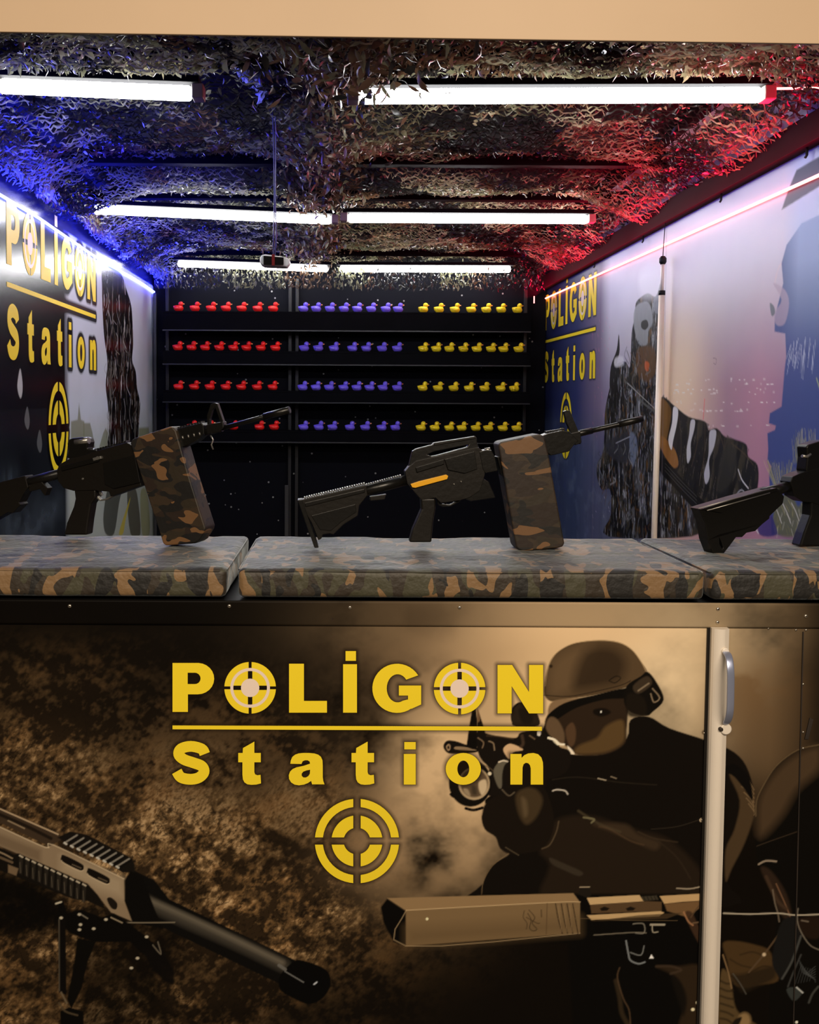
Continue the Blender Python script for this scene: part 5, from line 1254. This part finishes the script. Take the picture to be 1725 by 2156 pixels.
# crumpled plastic bag knotted in the net above the cord
p0 = atY(540, 165, 2.50*KS); bm = bmesh.new(); r1 = random.Random(5)
pts = [Vector((-.085, 0, .055)), Vector((-.05, .01, .03)), Vector((-.02, -.01, .0)), Vector((.01, .01, -.03)), Vector((.03, 0, -.08))]
prev = None
for i in range(25):
    t = i/24*4; k = min(3, int(t)); P = pts[k].lerp(pts[k+1], t-k); rr = .012+.012*abs(math.sin(i*.9))
    ring = [bm.verts.new(P+Vector((math.sin(a)*rr*r1.uniform(.5, 1.2), math.cos(a)*rr*r1.uniform(.5, 1.2), math.sin(a)*rr*r1.uniform(.5, 1.3)))) for a in [2*math.pi*q/9 for q in range(9)]]
    if prev:
        for q in range(9): bm.faces.new((prev[q], prev[(q+1) % 9], ring[(q+1) % 9], ring[q]))
    prev = ring
M['plastic_film'] = mat('plastic_film', (120, 124, 215), .2, spec=.8)
o = link('cable_wrap', bm_mesh(bm, 'cable_wrap'), M['plastic_film']); o.location = p0; tag(o, 'crumpled bluish plastic wrap in the net above the hanging cord', 'plastic wrap')
# ------------------------------------------------------------------ camouflage net draped under the ceiling
def net_mat():
    m = bpy.data.materials.new('net'); m.use_nodes = True; nt = m.node_tree; b = nt.nodes['Principled BSDF']
    a = nt.nodes.new('ShaderNodeAttribute'); a.attribute_name = 'print'
    nt.links.new(a.outputs['Color'], b.inputs['Base Color']); b.inputs['Roughness'].default_value = .36
    b.inputs['Specular IOR Level'].default_value = .6
    t = nt.nodes.new('ShaderNodeBsdfTranslucent'); nt.links.new(a.outputs['Color'], t.inputs['Color'])
    x = nt.nodes.new('ShaderNodeMixShader'); x.inputs[0].default_value = .35
    nt.links.new(b.outputs[0], x.inputs[1]); nt.links.new(t.outputs[0], x.inputs[2]); nt.links.new(x.outputs[0], nt.nodes['Material Output'].inputs['Surface'])
    return m
def sagz(X, Y):
    """height of the hanging net: held up at the beams, sagging between them, drooping to the side walls"""
    beams = [1.98, Y1, 3.29*KS, Y2, Y3, 5.62*KS]
    z = np.full_like(Y, ZT-.025)
    for a, b in zip(beams, beams[1:]):
        t = np.clip((Y-a)/(b-a), 0, 1); z = np.where((Y >= a) & (Y <= b), ZT-.025-.07*np.sin(np.pi*t)*(1 if b-a > .5 else .6), z)
    tb = np.clip((Y-5.62*KS)/(.07*KS), 0, 1); z = np.where(Y > 5.62*KS, ZT-.03-.14*KS*tb, z)
    z = np.where(Y < 2.80, EYE+.94+(np.maximum(Y, 1.95)-1.95)*.23, z)
    side = np.maximum(np.clip((X-(XR-.45))/.42, 0, 1), np.clip(((XL+.45)-X)/.42, 0, 1)); z -= side**1.5*.13*KS
    z -= np.exp(-((X+.02+.06*(Y-3.2))/.16)**2)*.07
    return z
V_, F_, C_ = [], [], []
nv_ = 0
def add_grid(P, col):
    """P: (rows, cols, 3) strip; col rgb"""
    global nv_
    r, c = P.shape[:2]; V_.append(P.reshape(-1, 3)); C_.append(np.broadcast_to(col, (r*c, 3)))
    a = (np.arange(r-1)[:, None]*c+np.arange(c-1)[None, :]).ravel()+nv_
    F_.append(np.stack([a, a+1, a+c+1, a+c], 1)); nv_ += r*c
def cnoise(x, y, s):
    return np.sin(x*3.1+s)*np.cos(y*2.7+s*1.7)+.6*np.sin(x*7.3-y*4.1+s*2.3)+.4*np.sin(x*13.7+y*11.9+s)
PAL = [lin(c) for c in ((104, 104, 78), (86, 66, 46), (36, 35, 31), (150, 146, 112))]
def netcol(x, y):
    k = cnoise(x, y, 1.3); k2 = cnoise(x+5, y-3, 4.1)
    dark = PAL[0] if k > .1 else PAL[2]
    if k2 > .7: dark = PAL[1]
    if k2 < -1.1: dark = PAL[3]
    if abs(x+.02+.06*(y-3.2)) < .2: dark = PAL[1]*.9
    return dark
def strandcol(x, y):
    k = cnoise(x*1.5, y*1.5, 2.2); c = netcol(x, y)
    return c*.7 if k < -.3 else (lin((136, 134, 106)) if k > .35 else c*1.15)  # pale pieces imitate glints on the strip edges
y_, x_ = 2.0, XL+.03
pitch = .052; half = pitch*.5; nx_ = int((XR-XL-.06)/pitch)
rowi = 0; y_ = 2.0
xs_f = None
while y_ < YB-.06:
    sub = 4; n = nx_*sub+1; x = np.linspace(XL+.03, XR-.03, n)
    ph = np.pi*(np.arange(n)/sub); dy = pitch*.62
    wob = rng.normal(0, .006, n)
    yc = y_+(-1)**rowi*np.cos(ph)*dy*.36+wob+.02*np.sin(x*2.3+rowi*.3)
    zc = sagz(x, yc)-.022+rng.normal(0, .007, n)+.012*np.sin(x*9+y_*6)+.010*np.sin(x*4-y_*11)
    tw = rng.normal(.6, .7, n); tw = np.convolve(tw, np.ones(3)/3, 'same')*1.6
    wd = rng.uniform(.0025, .006, n)
    oy = np.cos(tw)*wd; oz = np.sin(tw)*wd
    P = np.stack([np.stack([x, yc-oy, zc-oz], 1), np.stack([x+rng.normal(0, .003, n), yc, zc+.003], 1), np.stack([x, yc+oy, zc+oz], 1)], 0)
    # colour changes along the strip: split in pieces
    for s in range(0, n-1, sub*2):
        e = min(n, s+sub*2+1); add_grid(P[:, s:e], strandcol(x[(s+e)//2 if (s+e)//2 < n else n-1], y_))
    y_ += dy*.72; rowi += 1
def leaf(cx, cy, cz, L, Wd, yaw, pit, roll, col, curl):
    t = np.linspace(0, 1, 4); wv = np.array([.15, 1, .85, .05])*Wd
    px_ = (t-.5)*L; pz = curl*(t-.5)**2*L*2
    P = np.zeros((3, 4, 3))
    for k, s in enumerate((-1, 0, 1)):
        P[k, :, 0] = px_; P[k, :, 1] = s*wv; P[k, :, 2] = pz+(abs(s)*.25*wv)
    ca, sa = math.cos(yaw), math.sin(yaw); cp, sp = math.cos(pit), math.sin(pit); cr, sr = math.cos(roll), math.sin(roll)
    R = np.array([[ca, -sa, 0], [sa, ca, 0], [0, 0, 1]]) @ np.array([[cp, 0, sp], [0, 1, 0], [-sp, 0, cp]]) @ np.array([[1, 0, 0], [0, cr, -sr], [0, sr, cr]])
    add_grid(P @ R.T+np.array([cx, cy, cz]), col)
# flaps filling some of the holes, coloured pale to look lit
for i in range(2600):
    X_f = rng.uniform(XL+.05, XR-.05); Y_f = rng.uniform(2.05, YB-.1)
    if cnoise(X_f*1.2, Y_f*1.2, 7.7) < .1: continue
    leaf(X_f, Y_f, float(sagz(np.array([X_f]), np.array([Y_f]))[0])-.028, rng.uniform(.022, .036), rng.uniform(.006, .010), rng.normal(0, .35), rng.normal(0, .25), rng.normal(0, .35), lin((150, 147, 114)), rng.uniform(-.3, .3))
NL = 9000
lx = rng.uniform(XL+.03, XR-.03, NL); ly = rng.uniform(2.02, YB-.08, NL); lz = sagz(lx, ly)
for i in range(NL):
    b_ = rng.random()
    leaf(lx[i], ly[i], lz[i]-rng.uniform(-.01, .035), rng.uniform(.02, .045), rng.uniform(.003, .008), rng.uniform(0, 6.28), rng.normal(0, .7), rng.normal(0, .9), netcol(lx[i], ly[i]), rng.uniform(-.6, .6))
# broad brown rags along the middle join of the net, hanging lower
for i in range(2600):
    y0_ = rng.uniform(2.02, YB-.2); x0_ = -.02-.06*(y0_-3.2)+rng.normal(0, .13)
    leaf(x0_, y0_, float(sagz(np.array([x0_]), np.array([y0_]))[0])-abs(rng.normal(0, .045)), rng.uniform(.03, .07), rng.uniform(.004, .012), rng.uniform(0, 6.28), rng.normal(0, .9), rng.normal(0, .9), [PAL[1], PAL[2], PAL[1]*1.3, PAL[0]][rng.integers(4)], rng.uniform(-.8, .8))
# ragged fringe hanging in front of the front lights, over the side beams and at the rear edge
def fringe(n, fx, fy, fz, drop):
    for i in range(n):
        t = rng.random(); X, Y, Z = fx(t), fy(t), fz(t)
        leaf(X+rng.normal(0, .012), Y+rng.normal(0, .025), Z-rng.uniform(0, drop), rng.uniform(.02, .055), rng.uniform(.004, .009), rng.uniform(0, 6.28), rng.normal(1.1, .5), rng.uniform(-1.5, 1.5), netcol(X, Y), rng.uniform(-.8, .8))
fringe(1500, lambda t: XL+.05+t*(XR-XL-.1), lambda t: 2.77, lambda t: EYE+1.13, .03)
fringe(1500, lambda t: XL+.1+t*(XR-XL-.2), lambda t: YB-.33, lambda t: ZT-.20, .17)
def curtain(X0, z_lo, sgn):
    z = ZT-.02; r_ = 0
    while z > z_lo:
        n = int((YB-2.2)/pitch)*4+1; y = np.linspace(2.0, YB-.15, n); ph = np.pi*np.arange(n)/4
        zc = z+(-1)**r_*np.cos(ph)*.011+rng.normal(0, .005, n); xc = X0+sgn*(.02*np.sin(y*5+r_)+rng.normal(0, .006, n))
        wd = rng.uniform(.004, .010, n)
        P = np.stack([np.stack([xc-sgn*wd*.5, y, zc-wd], 1), np.stack([xc+sgn*.003, y, zc], 1), np.stack([xc-sgn*wd*rng.uniform(-.6, .8, n), y, zc+wd], 1)], 0)
        for s in range(0, n-1, 8):
            e = min(n, s+9); add_grid(P[:, s:e], netcol(y[s], z*3))
        z -= .026; r_ += 1
curtain(XL+.08, EYE+.79*KS, 1); curtain(XR-.09, EYE+.84*KS, -1)
fringe(1800, lambda t: XR-.09, lambda t: 2.0+t*(YB-2.1), lambda t: ZT-.03, .17)
fringe(3600, lambda t: XL+.09, lambda t: 2.0+t*(YB-2.1), lambda t: ZT-.03, .24)
VV = np.concatenate(V_).astype(np.float32); FF = np.concatenate(F_).astype(np.int32); CC = np.concatenate(C_)
me = bpy.data.meshes.new('camouflage_net'); me.vertices.add(len(VV)); me.vertices.foreach_set('co', VV.ravel())
me.loops.add(FF.size); me.loops.foreach_set('vertex_index', FF.ravel()); me.polygons.add(len(FF)); me.polygons.foreach_set('loop_start', np.arange(0, FF.size, 4, dtype=np.int32))
at_ = me.color_attributes.new('print', 'FLOAT_COLOR', 'POINT'); rgba = np.ones((len(VV), 4), np.float32); rgba[:, :3] = CC; at_.data.foreach_set('color', rgba.ravel())
me.update(calc_edges=True); me.validate()
me.polygons.foreach_set('use_smooth', np.ones(len(me.polygons), bool))
net = link('camouflage_net', me, net_mat()); tag(net, 'camouflage net of cut green and brown rags draped under the whole ceiling', 'camouflage net')
